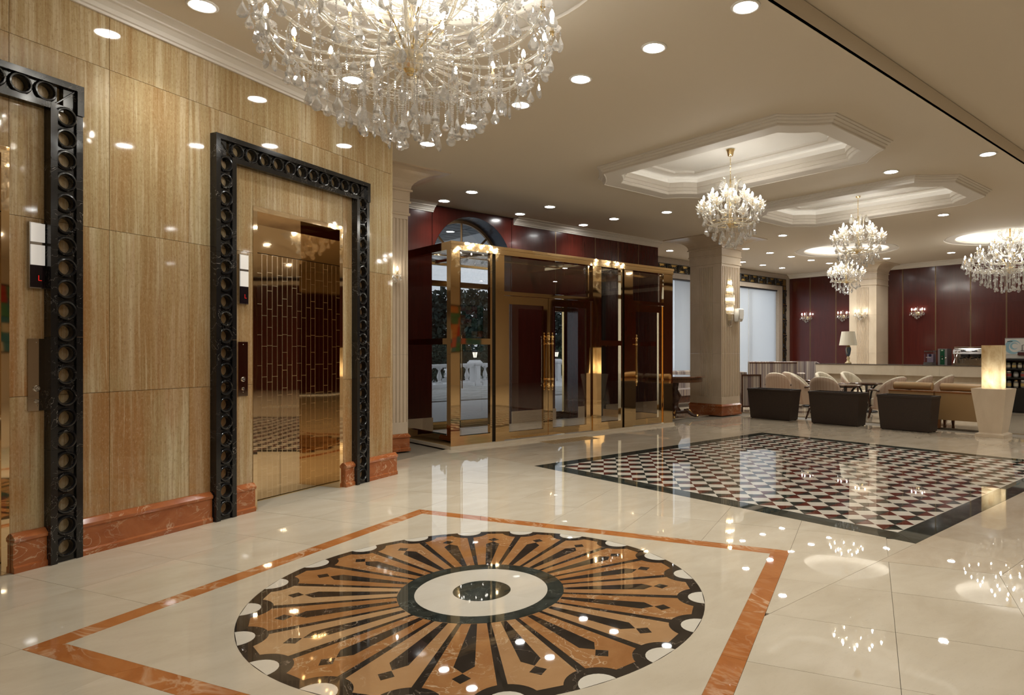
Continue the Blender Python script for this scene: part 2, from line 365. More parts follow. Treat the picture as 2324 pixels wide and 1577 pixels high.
# ---------------------------------------------------------------- floor
floor = struct(O('floor', MB().box(-9, 21, -7.5, 12.4, -.25, -.022), simple('floor_bed', (.20,.165,.12), .6)), 'polished cream marble floor with inlaid medallion and checkered field', 'floor')
def slab(poly, m, name='floor_slab', z=0.0, gap=.0012, tilt=.0):
    p = inset(poly, gap) if gap else poly
    if len(p) < 3 or area(p) < 4e-4: return None
    cx = sum(q[0] for q in p)/len(p); cy = sum(q[1] for q in p)/len(p)
    mb = MB().prism([(q[0]-cx, q[1]-cy) for q in p], -.02, z)
    o = O(name, mb, m, floor, (cx, cy, 0))
    if tilt: o.rotation_euler = (random.uniform(-tilt, tilt), random.uniform(-tilt, tilt), 0)
    return o
UB = [5.06-.627*k for k in range(-14, 14)]; WB = [-.523+.6534*k for k in range(-8, 6)]
UB.sort(); WB.sort()
def l2v(p): q = LP(p[0], p[1]); return (q.x, q.y)
SQ = (1.925, 5.06, -3.79, -.523)
nslab = 0
def put(poly, m, name):
    if area(poly) > .004:
        slab(poly, m, name, 0, .0011, .0009); return 1
    return 0
for i in range(len(UB)-1):
    for j in range(len(WB)-1):
        u0, u1, w0, w1 = UB[i], UB[i+1], WB[j], WB[j+1]; uc, wc = (u0+u1)/2, (w0+w1)/2
        if SQ[0] < uc < SQ[1] and SQ[2] < wc < SQ[3]: continue
        w0c = max(w0, -5.19)
        if w1 <= -5.19 and uc < 6.3: continue
        if uc > 6.4: w0c = w0
        cell = [l2v(p) for p in ((u0,w0c),(u1,w0c),(u1,w1),(u0,w1))]
        a = clip(clip(cell, 1, 0, 5.25), 0, -1, -2.037); a = clip(a, 0, 1, 10.5) if a else a
        b = clip(cell, 0, 1, 2.037); b = clip(b, EU[0], EU[1], 5.06) if b else b
        b = clip(b, 0, -1, 2.5) if b else b
        for q in (a, b):
            if q and len(q) > 2 and q[0][0] > -3.2: nslab += put(q, CREAM, 'floor_slab')
# lounge side slabs
k = 0
for i in range(-2, 24):
    for j in range(-7, 14):
        x0 = 5.25+.645*i; y0 = 2.037+.6633*j; cell = [(x0,y0),(x0+.645,y0),(x0+.645,y0+.6633),(x0,y0+.6633)]
        xc, yc = x0+.32, y0+.33
        if y0 < 2.03:
            q = clip(clip(cell, 0, 1, 2.037), -EU[0], -EU[1], -5.06)
            if q and len(q) > 2 and x0 < 13.4 and y0 > -2.5: put(q, CREAMV, 'lounge_slab')
        elif i >= 0 and not (5.25 < xc < 10.41 and yc < 6.68):
            if x0 < 12.9 and y0 < 8.6: put(cell, CREAMV, 'lounge_slab')
far = MB(); 
for (x0,x1,y0,y1) in ((13.635,20.7,2.037,10.66),(5.25,13.635,9.34,10.66),(12.05,20.7,10.66,12.3),(13.635,20.7,-7.5,2.037),(2.0,13.635,-7.5,-1.94),(2.0,5.25,10.5,10.66)):
    far.box(x0+.001, x1-.001, y0+.001, y1-.001, -.021, 0)
tag(O('distant_slabs', far, CREAMV, floor), kind='stuff')
# rust border around the medallion
u0,u1,w0,w1 = SQ; b = .124
for pl in ([(u0,w0),(u1,w0),(u1-b,w0+b),(u0+b,w0+b)], [(u1,w0),(u1,w1),(u1-b,w1-b),(u1-b,w0+b)], [(u1,w1),(u0,w1),(u0+b,w1-b),(u1-b,w1-b)], [(u0,w1),(u0,w0),(u0+b,w0+b),(u0+b,w1-b)]):
    (a0,a1,a2,a3) = [Vector(l2v(p)) for p in pl]
    for t in range(5):
        f0, f1 = t/5, (t+1)/5
        slab([tuple(a0.lerp(a1,f0)), tuple(a0.lerp(a1,f1)), tuple(a3.lerp(a2,f1)), tuple(a3.lerp(a2,f0))], RUSTB, 'border_slab', 0, .0008)
# medallion
MU, MWc = (u0+u1)/2, (w0+w1)/2; MC = LP(MU, MWc); R = 1.33
def mp(r, a): return (MC.x+r*cos(a+LW), MC.y+r*sin(a+LW))
hu, hw = (u1-u0)/2-b, (w1-w0)/2-b
for k in range(8):       # cream field between circle and border
    a0, a1 = radians(45*k), radians(45*(k+1))
    def edge(a):
        t = min(hu/max(abs(cos(a)),1e-6), hw/max(abs(sin(a)),1e-6)); return mp(t, a)
    ac = atan2(hw, hu); corners = [ac, PI-ac, PI+ac, 2*PI-ac]
    outer = [edge(a0)]+[edge(c_) for c_ in corners if a0+1e-4 < c_ < a1-1e-4]+[edge(a1)]
    inner = [mp(R+.002, a1+(a0-a1)*t/14) for t in range(15)]
    slab(outer+inner, CREAM, 'field_slab', 0, 0)
def ringsec(r0, r1, a0, a1, n): return [mp(r1, a0+(a1-a0)*t/n) for t in range(n+1)]+[mp(r0, a1+(a0-a1)*t/n) for t in range(n+1)]
slab([mp(.173, 2*PI*t/40) for t in range(40)], GREEN, 'medallion_centre', 0, 0)
for k in range(4): slab(ringsec(.174, .398, PI/2*k, PI/2*(k+1), 16), WHITE, 'medallion_ring', 0, 0)
for k in range(4): slab(ringsec(.399, .497, PI/2*k+.3, PI/2*(k+1)+.3, 16), GREEN, 'medallion_ring', 0, 0)
T = 2*PI/20
for k in range(20):
    a = T*k
    slab(ringsec(.498, R, a, a+T, 8), NERO, 'medallion_band', -.0009, 0)
    rho, rr = .155, R
    def around(bar, sgn, r, y):   # point at radius-ish (x along the bar axis, y sideways)
        return (MC.x+r*cos(bar+LW)-sgn*y*sin(bar+LW), MC.y+r*sin(bar+LW)+sgn*y*cos(bar+LW))
    ph0 = math.asin(.023/rho); arc = [ph0+(radians(63)-ph0)*t/6 for t in range(7)]
    side0 = [around(a, 1, .4985, .0115)]+[around(a, 1, rr-rho*cos(p), rho*sin(p)) for p in arc]
    side1 = [around(a+T, -1, .4985, .0115)]+[around(a+T, -1, rr-rho*cos(p), rho*sin(p)) for p in arc]
    slab(side0+side1[::-1], ORANGE, 'medallion_petal', -.0004, 0)
    sc = [(rr-.092*cos(p), .092*sin(p)) for p in [radians(-93+186*t/12) for t in range(13)]]
    slab([around(a, 1, min(x, sqrt(max(R*R-y*y,0))), y) for x, y in sc], WHITE, 'medallion_scallop', 0, 0)
    h = a+T/2
    slab([around(h,1,.5,.016), around(h,-1,.5,.016), around(h,-1,.985,.049), around(h,1,1.047,.0), around(h,1,.985,.049)], NERO, 'medallion_arrow', 0, 0)
    slab([around(h,1,1.052,0), around(h,1,1.098,.042), around(h,1,1.144,0), around(h,-1,1.098,.042)], NERO, 'medallion_diamond', 0, 0)
# checkered field: squares set on the diagonal inside a dark border
X0, X1, Y0, Y1 = 5.25, 10.42, 2.037, 6.68; bw = .222
xi0, xi1, yi0, yi1 = X0+bw, X1-bw, Y0+bw, Y1-bw
for pl in ([(X0,Y0),(X1,Y0),(xi1,yi0),(xi0,yi0)], [(X1,Y0),(X1,Y1),(xi1,yi1),(xi1,yi0)], [(X1,Y1),(X0,Y1),(xi0,yi1),(xi1,yi1)], [(X0,Y1),(X0,Y0),(xi0,yi0),(xi0,yi1)]):
    (a0,a1,a2,a3) = [Vector(p) for p in pl]
    for t in range(4):
        f0, f1 = t/4, (t+1)/4
        slab([tuple(a0.lerp(a1,f0)), tuple(a0.lerp(a1,f1)), tuple(a3.lerp(a2,f1)), tuple(a3.lerp(a2,f0))], GREEN, 'border_slab', 0, .0008)
NX, NY = 21, 18; dx = (xi1-xi0)/NX; dy = (yi1-yi0)/NY
tiles = []
for i in range(NX+1):
    for j in range(NY+1):
        # white squares centred on the cell corners (cut in half along the border), dark squares on the cell centres
        cx, cy = xi0+i*dx, yi0+j*dy
        p = [(cx-dx/2,cy),(cx,cy-dy/2),(cx+dx/2,cy),(cx,cy+dy/2)]
        for (nx,ny,d) in ((-1,0,-xi0),(1,0,xi1),(0,-1,-yi0),(0,1,yi1)):
            p = clip(p, nx, ny, d) if p else p
        if p and area(p) > 1e-4: tiles.append(('white_tile', p, WHITE, cx, cy))
        if i < NX and j < NY:
            cx, cy = cx+dx/2, cy+dy/2; fl = (i+j) % 2
            up = [(cx-dx/2,cy),(cx+dx/2,cy),(cx,cy+dy/2)]; dn = [(cx-dx/2,cy),(cx,cy-dy/2),(cx+dx/2,cy)]
            tiles.append(('red_tile', dn if fl else up, REDM, cx, cy)); tiles.append(('black_tile', up if fl else dn, GREEN, cx, cy))
tiles.sort(key=lambda t: hypot(t[3], t[4])); cnt = {}; rest = {}
for nm, p, m, cx, cy in tiles:
    cnt[nm] = cnt.get(nm, 0)+1
    if cnt[nm] <= 300: slab(p, m, nm, 0, .0006)
    else: rest.setdefault(nm, (MB(), m))[0].prism(inset(p, .0006), -.02, 0)
for nm, (mb, m) in rest.items(): tag(O('distant_'+nm+'s', mb, m, floor), kind='stuff')
# tactile strip in front of the entrance doors
tp = MB()
for i in range(22):
    x = 6.72+.046*i; tp.box(x, x+.026, 8.05, 8.4, 0, .004)
tag(O('tactile_strip', tp, simple('brass_studs', (.50,.36,.19), .3, .5)), 'ribbed tan tactile floor strip in front of the glass double door', 'floor strip')
# ---------------------------------------------------------------- left lift wall (local frame: x = along the wall, y = -w)
WY = 5.16
def L(name, mb, m, parent=None): return O(name, mb, m, parent, (0,0,0), 0 if parent else LW)
DO = [(1.42, 2.55), (4.43, 5.56)]            # lift openings
DZ = 2.78
core = MB()
for (a, b_) in ((-6, 1.42), (2.55, 4.43), (5.56, 6.345)): core.box(a, b_, WY+.03, WY+.75, 0, 4.2)
for (a, b_) in DO: core.box(a, b_, WY+.03, WY+.75, DZ, 4.2)
wall_l = struct(L('wall_left', core, simple('wall_core', (.16,.10,.05), .8)), 'lift wall clad in polished vertical grained travertine', 'wall')
def panel(u0, u1, z0, z1):
    if u1-u0 < .01 or z1-z0 < .01: return
    g = .0015; O('stone_panel', MB().box(u0+g, u1-g, WY, WY+.03, z0+g, z1-g), TRAV, wall_l)
ZJ = [0, 1.15, 2.346, 3.53, 4.05]
ue = [-4.95+.63*i for i in range(10)]+[1.42, 2.55, 3.178, 3.807, 4.43, 5.0, 5.56, 6.345]
ue = sorted(set([round(x, 3) for x in ue if x < 1.2]+[1.42, 1.985, 2.55, 3.178, 3.807, 4.43, 5.0, 5.56, 6.345]))
for i in range(len(ue)-1):
    a, b_ = ue[i], ue[i+1]; inop = any(d0-.01 <= a and b_ <= d1+.01 for d0, d1 in DO)
    for j in range(4):
        z0, z1 = ZJ[j], ZJ[j+1]
        if inop: z0 = max(z0, DZ)
        if z1 > z0: panel(a, b_, z0, z1)
# end return of the lift wall
O('stone_panel', MB().box(6.345, 6.375, WY, WY+.75, 0, 4.05), TRAV, wall_l)
# base moulding pieces
bprof = [(WY,0),(WY-.048,0),(WY-.048,.035),(WY-.036,.045),(WY-.036,.195),(WY-.05,.205),(WY-.052,.225),(WY-.036,.24),(WY-.02,.255),(WY,.258)]
bi = 0
bl = struct(L('baseboard_left', MB().box(-4.9, 1.18, WY-.03, WY, 0, .255), RUST), 'rust red veined marble baseboard along the lift wall', 'baseboard')
for a, b_ in ((1.33,1.42),(2.555,2.75),(2.962,3.99),(4.212,4.425),(5.565,5.70),(5.912,6.41)):
    O('base_piece', MB().extrude_profile(bprof, a, b_), RUST, bl)
O('base_piece', MB().box(6.375, 6.41, WY, WY+.7, 0, .25), RUST, bl)
# cornice
def cprof(y, s=-1, z=ZC, h=.135, d=.17):
    pts = [(0,-h),(.02,-h),(.02,-h*.86),(.035,-h*.82),(.05,-h*.62),(.085,-h*.42),(.105,-h*.38),(.105,-h*.28),(.13,-h*.2),(d-.012,-h*.12),(d,-h*.1),(d,0),(0,0)]
    return [(y+s*p[0], z+p[1]) for p in pts]
struct(L('trim_1', MB().extrude_profile(cprof(WY, -1), -4.9, 6.40), MOLD), 'white stepped cornice moulding over the lift wall', 'cornice')
# black marble lift surrounds with a row of rings
def ring_cell(w, h, r=.051, t0=.043):
    mb = MB(); n = 24; sq = []
    for i in range(n):
        a = 2*PI*i/n+PI/n; c_, s_ = cos(a), sin(a); t = min(w/2/max(abs(c_),1e-6), h/2/max(abs(s_),1e-6)); sq.append((t*c_, -t0, t*s_))
    ci = lambda rr, y: [(rr*cos(2*PI*i/n+PI/n), y, rr*sin(2*PI*i/n+PI/n)) for i in range(n)]
    mb.loops([sq, ci(r+.0200, -t0), ci(r+.0185, -t0-.012), ci(r+.012, -t0-.021), ci(r+.003, -t0-.022), ci(r-.003, -t0-.012), ci(r-.0045, -t0-.004), ci(r-.0045, 0)], True)
    return mb
CELL = autosmooth(O('ring_block', ring_cell(.125, .1485), BLACK), 35).data
bpy.data.objects.remove(bpy.data.objects['ring_block'])
def surround(idx, u_out0, u_out1, label):
    # local x from the outer left edge
    t = struct(empty('trim_%d' % idx, (0,0,0), LW), label, 'lift surround')
    zt = 3.31; wd = .21
    zc = [.098+.1485*i for i in range(21)]
    for s, ux in ((0, u_out0), (1, u_out1-wd)):
        for z in zc: O('ring_block', CELL, None, t, (ux+wd/2, WY-.002, z))
        for q in range(5):       # flat strips either side, in lengths
            z0, z1 = [.0, .78, 1.55, 2.3, 2.75, 3.10][q:q+2]
            O('edge_strip', MB().box(ux, ux+.0425, WY-.075, WY, z0+.0008, z1-.0008), BLACK, t)
            O('edge_strip', MB().box(ux+wd-.0425, ux+wd, WY-.062, WY, z0+.0008, z1-.0008), BLACK, t)
        O('plinth_strip', MB().box(ux+.0425, ux+wd-.0425, WY-.046, WY, 0, .0235), BLACK, t)
    n = 11; span = (u_out1-wd)-(u_out0+wd)+.02
    for i in range(n):
        O('ring_block', CELL, None, t, (u_out0+.205+.1460*i+(span-.146*10)/2-.01, WY-.002, 3.205), (0, PI/2, 0))
    for za, zb, d in ((3.2675, zt, .075), (3.10, 3.1425, .062)):
        O('edge_strip', MB().box(u_out0+(.0 if d > .07 else wd-.0425), u_out1-(.0 if d > .07 else wd-.0425), WY-d, WY, za, zb), BLACK, t)
    for ux, s in ((u_out0, 1), (u_out1, -1)):
        c0 = [(ux+s*.0425, 3.10), (ux+s*.0425, 3.2675), (ux+s*.125, 3.2675), (ux+s*.125, 3.1425)] if False else None
        x0, x1 = sorted((ux+s*.0425, ux+s*.118)); O('corner_block', MB().box(x0, x1, WY-.047, WY, 3.1435, 3.2675), BLACK, t)
        x0, x1 = sorted((ux, ux+s*.0425)); O('corner_block', MB().box(x0, x1, WY-.075, WY, 3.10, 3.2675), BLACK, t)
        O('mitre_bead', MB().tube([(ux+s*.01, WY-.05, 3.30), (ux+s*.17, WY-.05, 3.14)], .006, 5), BLACK, t)
        x0, x1 = sorted((ux+s*.118, ux+s*.21)); O('corner_block', MB().box(x0, x1, WY-.047, WY, 3.1, 3.1435), BLACK, t)
surround(2, 4.0, 5.91, 'black marble surround of rings around the lift beside the wall corner')
surround(3, 1.05, 2.962, 'black marble surround of rings at the left edge of the picture')
# lift doors
def lift(idx, u0, u1, label):
    t = struct(empty('door_%d' % idx, (0,0,0), LW), label, 'lift door')
    yr = WY+.28
    for a, b_, nm in ((u0, u0+.045, 'casing'), (u1-.045, u1, 'casing')): O(nm, MB().box(a, b_, WY-.004, yr+.02, 0, DZ), GOLDJ, t)
    O('casing', MB().box(u0+.045, u1-.045, WY-.004, yr+.02, DZ-.045, DZ), GOLDJ, t)
    ui0, ui1 = u0+.045, u1-.045; um = (ui0+ui1)/2
    for a, b_ in ((ui0, um-.002), (um+.002, ui1)):
        o = O('door_leaf', MB().box(a, b_, yr, yr+.03, .012, 2.40), ETCH, t); uv_planar(o.data, 0, 2)
    O('transom_panel', MB().box(ui0, ui1, yr-.012, yr+.03, 2.405, DZ-.045), GOLDJ, t)
    O('sill_stone', MB().box(ui0, ui1, WY, yr-.012, -.018, .0), CREAM, t); O('sill_track', MB().box(ui0, ui1, yr-.012, yr+.03, -.018, .008), GOLDS, t)
    O('shaft_back', MB().box(u0, u1, yr+.03, yr+.06, 0, DZ), IRON, t)
lift(1, 4.43, 5.56, 'gold mirror lift doors etched with tall bricks beside the wall corner')
lift(2, 1.42, 2.55, 'gold mirror lift doors cut off by the left edge')
def letter_L(s):
    return MB().box(0, s*.55, -.001, 0, 0, s*.10).box(0, s*.10, -.001, 0, s*.10, s)
def lift_controls(ua, where):
    t = thing('lift_indicator', 'white lift indicator with red L display '+where, 'indicator', LP(ua+.047, -WY, 0), LW)
    for z0, z1 in ((2.03, 2.165), (2.185, 2.31)): O('light_panel', MB().box(-.04, .043, -.028, -.004, z0, z1), LAMPW, t)
    O('housing', MB().box(-.047, .047, -.022, .0, 1.872, 2.315), STEELM, t)
    rb = MB()
    for i in range(4): rb.box(-.04, .043, -.027, -.02, 2.166+.0048*i, 2.169+.0048*i)
    O('ribbed_band', rb, STEELM, t)
    d = O('display', MB().box(-.04, .043, -.027, -.02, 1.880, 2.028), DISPLAY, t)
    O('letter', MB().merge(letter_L(.036), Matrix.Translation((.004, -.0272, 1.925))), REDLED, d)
    t = thing('call_panel', 'mirror steel lift call panel with two round buttons '+where, 'call panel', LP(ua+.05, -WY, 0), LW)
    O('plate', MB().box(-.05, .05, -.008, 0, 1.05, 1.535), simple('bronzed_steel', (.60,.50,.40), .05, 1.0), t)
    for z, r in ((1.20, .021), (1.115, .014)):
        bt = O('button', MB().lathe([(r,0),(r,.006),(r*.8,.009),(0,.009)], 16), STEELM, t, (0, -.008, z), (PI/2,0,0))
        if r > .02: O('arrow_mark', MB().tube([(-.009,-.004,.0095),(0,.007,.0095),(.009,-.004,.0095)], .0016, 4), WHITEP, bt)
    for z in (1.085, 1.512): O('screw', MB().lathe([(.004,0),(.004,.002),(0,.003)], 8), STEELM, t, (0,-.008,z), (PI/2,0,0))
lift_controls(4.27, 'beside the lift at the wall corner')
lift_controls(2.653, 'beside the lift at the left edge')
# ---------------------------------------------------------------- ceiling
def fill(outer, holes, z, name):
    bm = bmesh.new()
    for lp in [outer]+holes:
        vs = [bm.verts.new((p[0], p[1], z)) for p in lp]
        for i in range(len(vs)): bm.edges.new((vs[i], vs[(i+1) % len(vs)]))
    bmesh.ops.triangle_fill(bm, use_beauty=True, use_dissolve=False, edges=bm.edges[:])
    for f in bm.faces:
        f.normal_update()
        if f.normal.z > 0: f.normal_flip()
    me = bpy.data.meshes.new(name); bm.to_mesh(me); bm.free(); return me
def octo(cx, cy, hx, hy, c, sag=.0, n=4):
    pts = []
    for (sx, sy) in ((1,1),(-1,1),(-1,-1),(1,-1)):
        a = Vector((cx+sx*hx, cy+sy*(hy-c))); b = Vector((cx+sx*(hx-c), cy+sy*hy))
        if (sx*sy) < 0: a, b = b, a
        d = Vector((-sx, -sy)).normalized()
        for i in range(n+1):
            t = i/n; q = a.lerp(b, t)+d*sag*4*t*(1-t); pts.append((q.x, q.y))
    return pts
COF = [(7.66, 5.40), (11.40, 5.40)]; TRAYS = [(2.055, 3.885, 1.33), (16.6, 8.17, 1.25), (17.3, 4.66, 1.33)]
HX, HY_, CC = 1.09, 1.80, .42
circ = lambda cx, cy, r, n=64: [(cx+r*cos(2*PI*i/n), cy+r*sin(2*PI*i/n)) for i in range(n)]
YE = 2.71
holes = [octo(cx, cy, HX-.28, HY_-.28, .30, .03) for cx, cy in COF]+[circ(*t) for t in TRAYS]
ceil = struct(O('ceiling', fill([(-9,-7.5),(3.7,-7.5),(3.7,YE),(20.75,YE),(20.75,12.3),(12.1,12.3),(12.1,10.8),(-9,10.8)], holes, ZC, 'ceiling'), PLASTER), 'beige plaster ceiling with octagonal coffers and round trays', 'ceiling')
O('raised_ceiling', MB().box(3.4, 20.75, -7.5, YE+.3, 4.215, 4.27), PLASTER, ceil)
O('ceiling_step', MB().box(3.7, 20.75, YE, YE+.03, ZC, 4.205).box(3.67, 3.7, -7.5, YE+.03, ZC, 4.205), PLASTER, ceil)
O('roof_slab', MB().box(-9.2, 21, -7.6, 12.4, 4.6, 4.75), PLASTER, ceil)
def oloop(cx, cy, off, z, sag=.03): return [(x, y, z) for x, y in octo(cx, cy, HX-off, HY_-off, max(CC-off*.42, .1), sag)]
for n_, (cx, cy) in enumerate(COF):
    t = struct(empty('trim_%d' % (6+n_), (0,0,0)), ('octagonal white coffer moulding nearer the glass vestibule', 'octagonal white coffer moulding nearer the red back wall')[n_], 'ceiling coffer')
    mb = MB().loops([oloop(cx,cy,o,z) for o, z in ((-.085,ZC+.001),(-.085,ZC-.012),(-.06,ZC-.02),(-.06,ZC-.032),(-.03,ZC-.045),(-.03,ZC-.058),(-.008,ZC-.075),(-.008,ZC-.098),(.0,ZC-.105),(.006,ZC-.105),(.012,ZC-.098))])
    O('outer_moulding', mb, MOLD, t)
    O('flat_band', MB().loops([oloop(cx,cy,o,z) for o, z in ((.012,ZC-.098),(.225,ZC-.098),(.235,ZC-.09))]), MOLD, t)
    mb = MB().loops([oloop(cx,cy,o,z) for o, z in ((.235,ZC-.09),(.24,ZC-.055),(.255,ZC-.05),(.255,ZC-.005),(.275,ZC+.0),(.275,ZC+.075),(.262,ZC+.08),(.262,ZC+.05),(.235,ZC+.05))])
    O('inner_moulding', mb, MOLD, t)
    O('ledge', MB().loops([oloop(cx,cy,o,z) for o, z in ((.20,ZC+.05),(.20,ZC+.16),(.50,ZC+.16),(.50,ZC+.19),(.53,ZC+.19))]), COVEP, t)
    O('centre_panel', MB().add(oloop(cx,cy,.53,ZC+.19), [tuple(range(20))]), COVEP, t)
    O('corner_bead', MB().loops([oloop(cx,cy,o,z) for o, z in ((.49,ZC+.16),(.49,ZC+.148),(.505,ZC+.148),(.505,ZC+.16))]), MOLD, t)
    O('cove_glow', MB().loops([oloop(cx,cy,o,z) for o, z in ((.225,ZC+.052),(.25,ZC+.052),(.25,ZC+.062),(.225,ZC+.062))]), COFFERGLOW, t)  # added glowing strip that lightens the recess; the coffer has no strip lamp
for n_, (cx, cy, r) in enumerate(TRAYS):
    t = struct(empty('trim_%d' % (8+n_), (cx, cy, 0)), ('round glowing ceiling tray over the big crystal chandelier', 'small round ceiling tray behind the lounge chandeliers', 'round ceiling tray cut off by the right edge')[n_], 'ceiling tray')
    k = r/1.33; q = lambda rr, z: [(rr*k*cos(2*PI*i/64), rr*k*sin(2*PI*i/64), z) for i in range(64)]
    O('tray_rim', MB().loops([q(1.33,ZC),(q(1.33,ZC+.03)),q(1.29,ZC+.03),q(1.285,ZC+.012),q(1.10,ZC+.004),q(1.085,ZC+.01),q(1.085,ZC+.05)]), MOLD, t)
    O('tray_dome', MB().loops([q(1.30,ZC+.03),q(1.30,ZC+.17),q(1.24,ZC+.22),q(.9,ZC+.235),q(.02,ZC+.24)], True, False, True), COVEP, t)
    O('cove_glow', MB().loops([q(1.18,ZC+.012),q(1.22,ZC+.012),q(1.22,ZC+.024),q(1.18,ZC+.024),q(1.18,ZC+.012)]), COVE, t)
# recessed downlights
DL = [
 ('third light out from the lift wall, left of the big chandelier', 1.273, 5.645, 0),
 ('first and largest of the six past the big chandelier', 4.30, 2.90, 0), ('second largest of the row of six past the big chandelier', 4.30, 3.82, 0), ('third largest of the row of six past the big chandelier', 4.28, 4.73, 0),
 ('fourth in size of the row of six past the big chandelier', 4.26, 5.65, 0), ('fifth in size of the row of six past the big chandelier', 4.23, 6.59, 0), ('last of the row of six, nearest the fluted corner pilaster', 4.20, 7.50, 0),
 ('seen through the big chandelier in front of the lift wall cornice', 2.68, 6.212, 0),
 ('right one of the pair above the glowing arch window', 6.005, 9.28, 0), ('left one of the pair above the gap in the cornice', 6.005, 10.15, 0),
 ('right one of the middle pair above the vestibule', 7.65, 9.28, 0), ('left one of the middle pair above the vestibule cornice', 7.64, 10.15, 0),
 ('right one of the last pair above the vestibule', 9.28, 9.28, 0), ('left one of the last pair above the vestibule cornice', 9.26, 10.15, 0),
 ('between the vestibule cornice and the nearer octagonal coffer', 9.56, 8.17, 0), ('alone between the red cornice end and the square column', 13.27, 11.24, 0),
 ('just right of the square column capital, highest there', 13.40, 8.06, 0), ('first of the row of five leading from the column', 14.44, 9.73, 0), ('second of the row of five leading from the column', 15.52, 9.71, 0),
 ('third of the row of five leading from the column', 16.56, 9.70, 0), ('fourth of the row of five leading from the column', 17.62, 9.69, 0), ('last of the row of five, half behind a small chandelier', 18.64, 9.67, 0),
 ('first of the low row of three above the blinds', 16.5, 11.23, 0), ('second of the low row of three above the blinds', 17.54, 11.22, 0), ('third of the low row of three above the blinds', 18.58, 11.20, 0),
 ('beside the raised ceiling edge at the right', 9.866, 2.913, 0), ('between the two octagonal coffers at their far end', 9.80, 4.143, 0), ('right of the second coffer above the round tray', 13.63, 4.78, 0),
 ('left of the crystal chandelier at the right edge', 19.0, 6.47, 0), ('above the lounge pilaster on the back wall', 18.85, 8.09, 0)]
added_downlights = [(2.68,2.2,1),(.6,1.5,1),(6,1.2,1),(-2.5,2,1),(11,.5,1),(14.5,.5,1),(6,-2,1),(1.5,-2,1),(13.4,2.0,1),(3,-4,1),(8.5,-4,1),(17,1,1),(17,-3,1),(12,-4,1),(-3,-4,1),(9,-1,1)]  # unseen downlights, added to brighten the lobby out of view
dl0 = None
NARROW = bpy.data.lights.new('downlight_narrow', 'AREA'); NARROW.shape = 'DISK'; NARROW.size = .16; NARROW.energy = W_DOWN*.6; NARROW.spread = radians(70); NARROW.color = (1, 1, .95)
FLOOD = bpy.data.lights.new('downlight_flood', 'AREA'); FLOOD.shape = 'DISK'; FLOOD.size = .16; FLOOD.energy = W_DOWN*2.3; FLOOD.spread = radians(150); FLOOD.color = (1, 1, .95)
def downlight(label, x, y, raised):
    global dl0
    z = 4.215 if raised else ZC
    if dl0 is None:
        t = thing('recessed_downlight', 'x', 'downlight', (x, y, z))
        O('trim_ring', MB().lathe([(.085,-.001),(.112,-.001),(.112,-.006),(.100,-.012),(.086,-.009),(.085,-.001)], 28, cap=False), TRIMW, t, smooth=True)
        O('lens', MB().lathe([(.0,-.0075),(.087,-.0075),(.087,-.002)], 28), DOWN, t)
        ld = bpy.data.lights.new('downlight_beam', 'AREA'); ld.shape = 'DISK'; ld.size = .16; ld.energy = W_DOWN; ld.spread = radians(104); ld.color = (1, 1, .95)
        lo = bpy.data.objects.new('downlight_beam', ld); C.objects.link(lo); lo.parent = t; lo.location = (0, 0, -.0095)
        dl0 = t
    else:
        t = copy_tree(dl0); t.location = (x, y, z)
        if x < 3 and y > 5:
            for c_ in t.children:
                if c_.type == 'LIGHT': c_.data = NARROW
        if x > 11.5 or y < 2.5:
            for c_ in t.children:
                if c_.type == 'LIGHT': c_.data = FLOOD
    t['label'] = 'round recessed ceiling downlight '+label; t['group'] = 'recessed downlights in the lobby ceiling'
    return t
for a in DL: downlight(*a)
for i, (x, y, r) in enumerate(added_downlights):  # added lamps join the ceiling as unlabelled parts
    t_ = downlight('', x, y, x > 3.7); t_.parent = ceil
    for k_ in ('label', 'category', 'group'): del t_[k_]
    
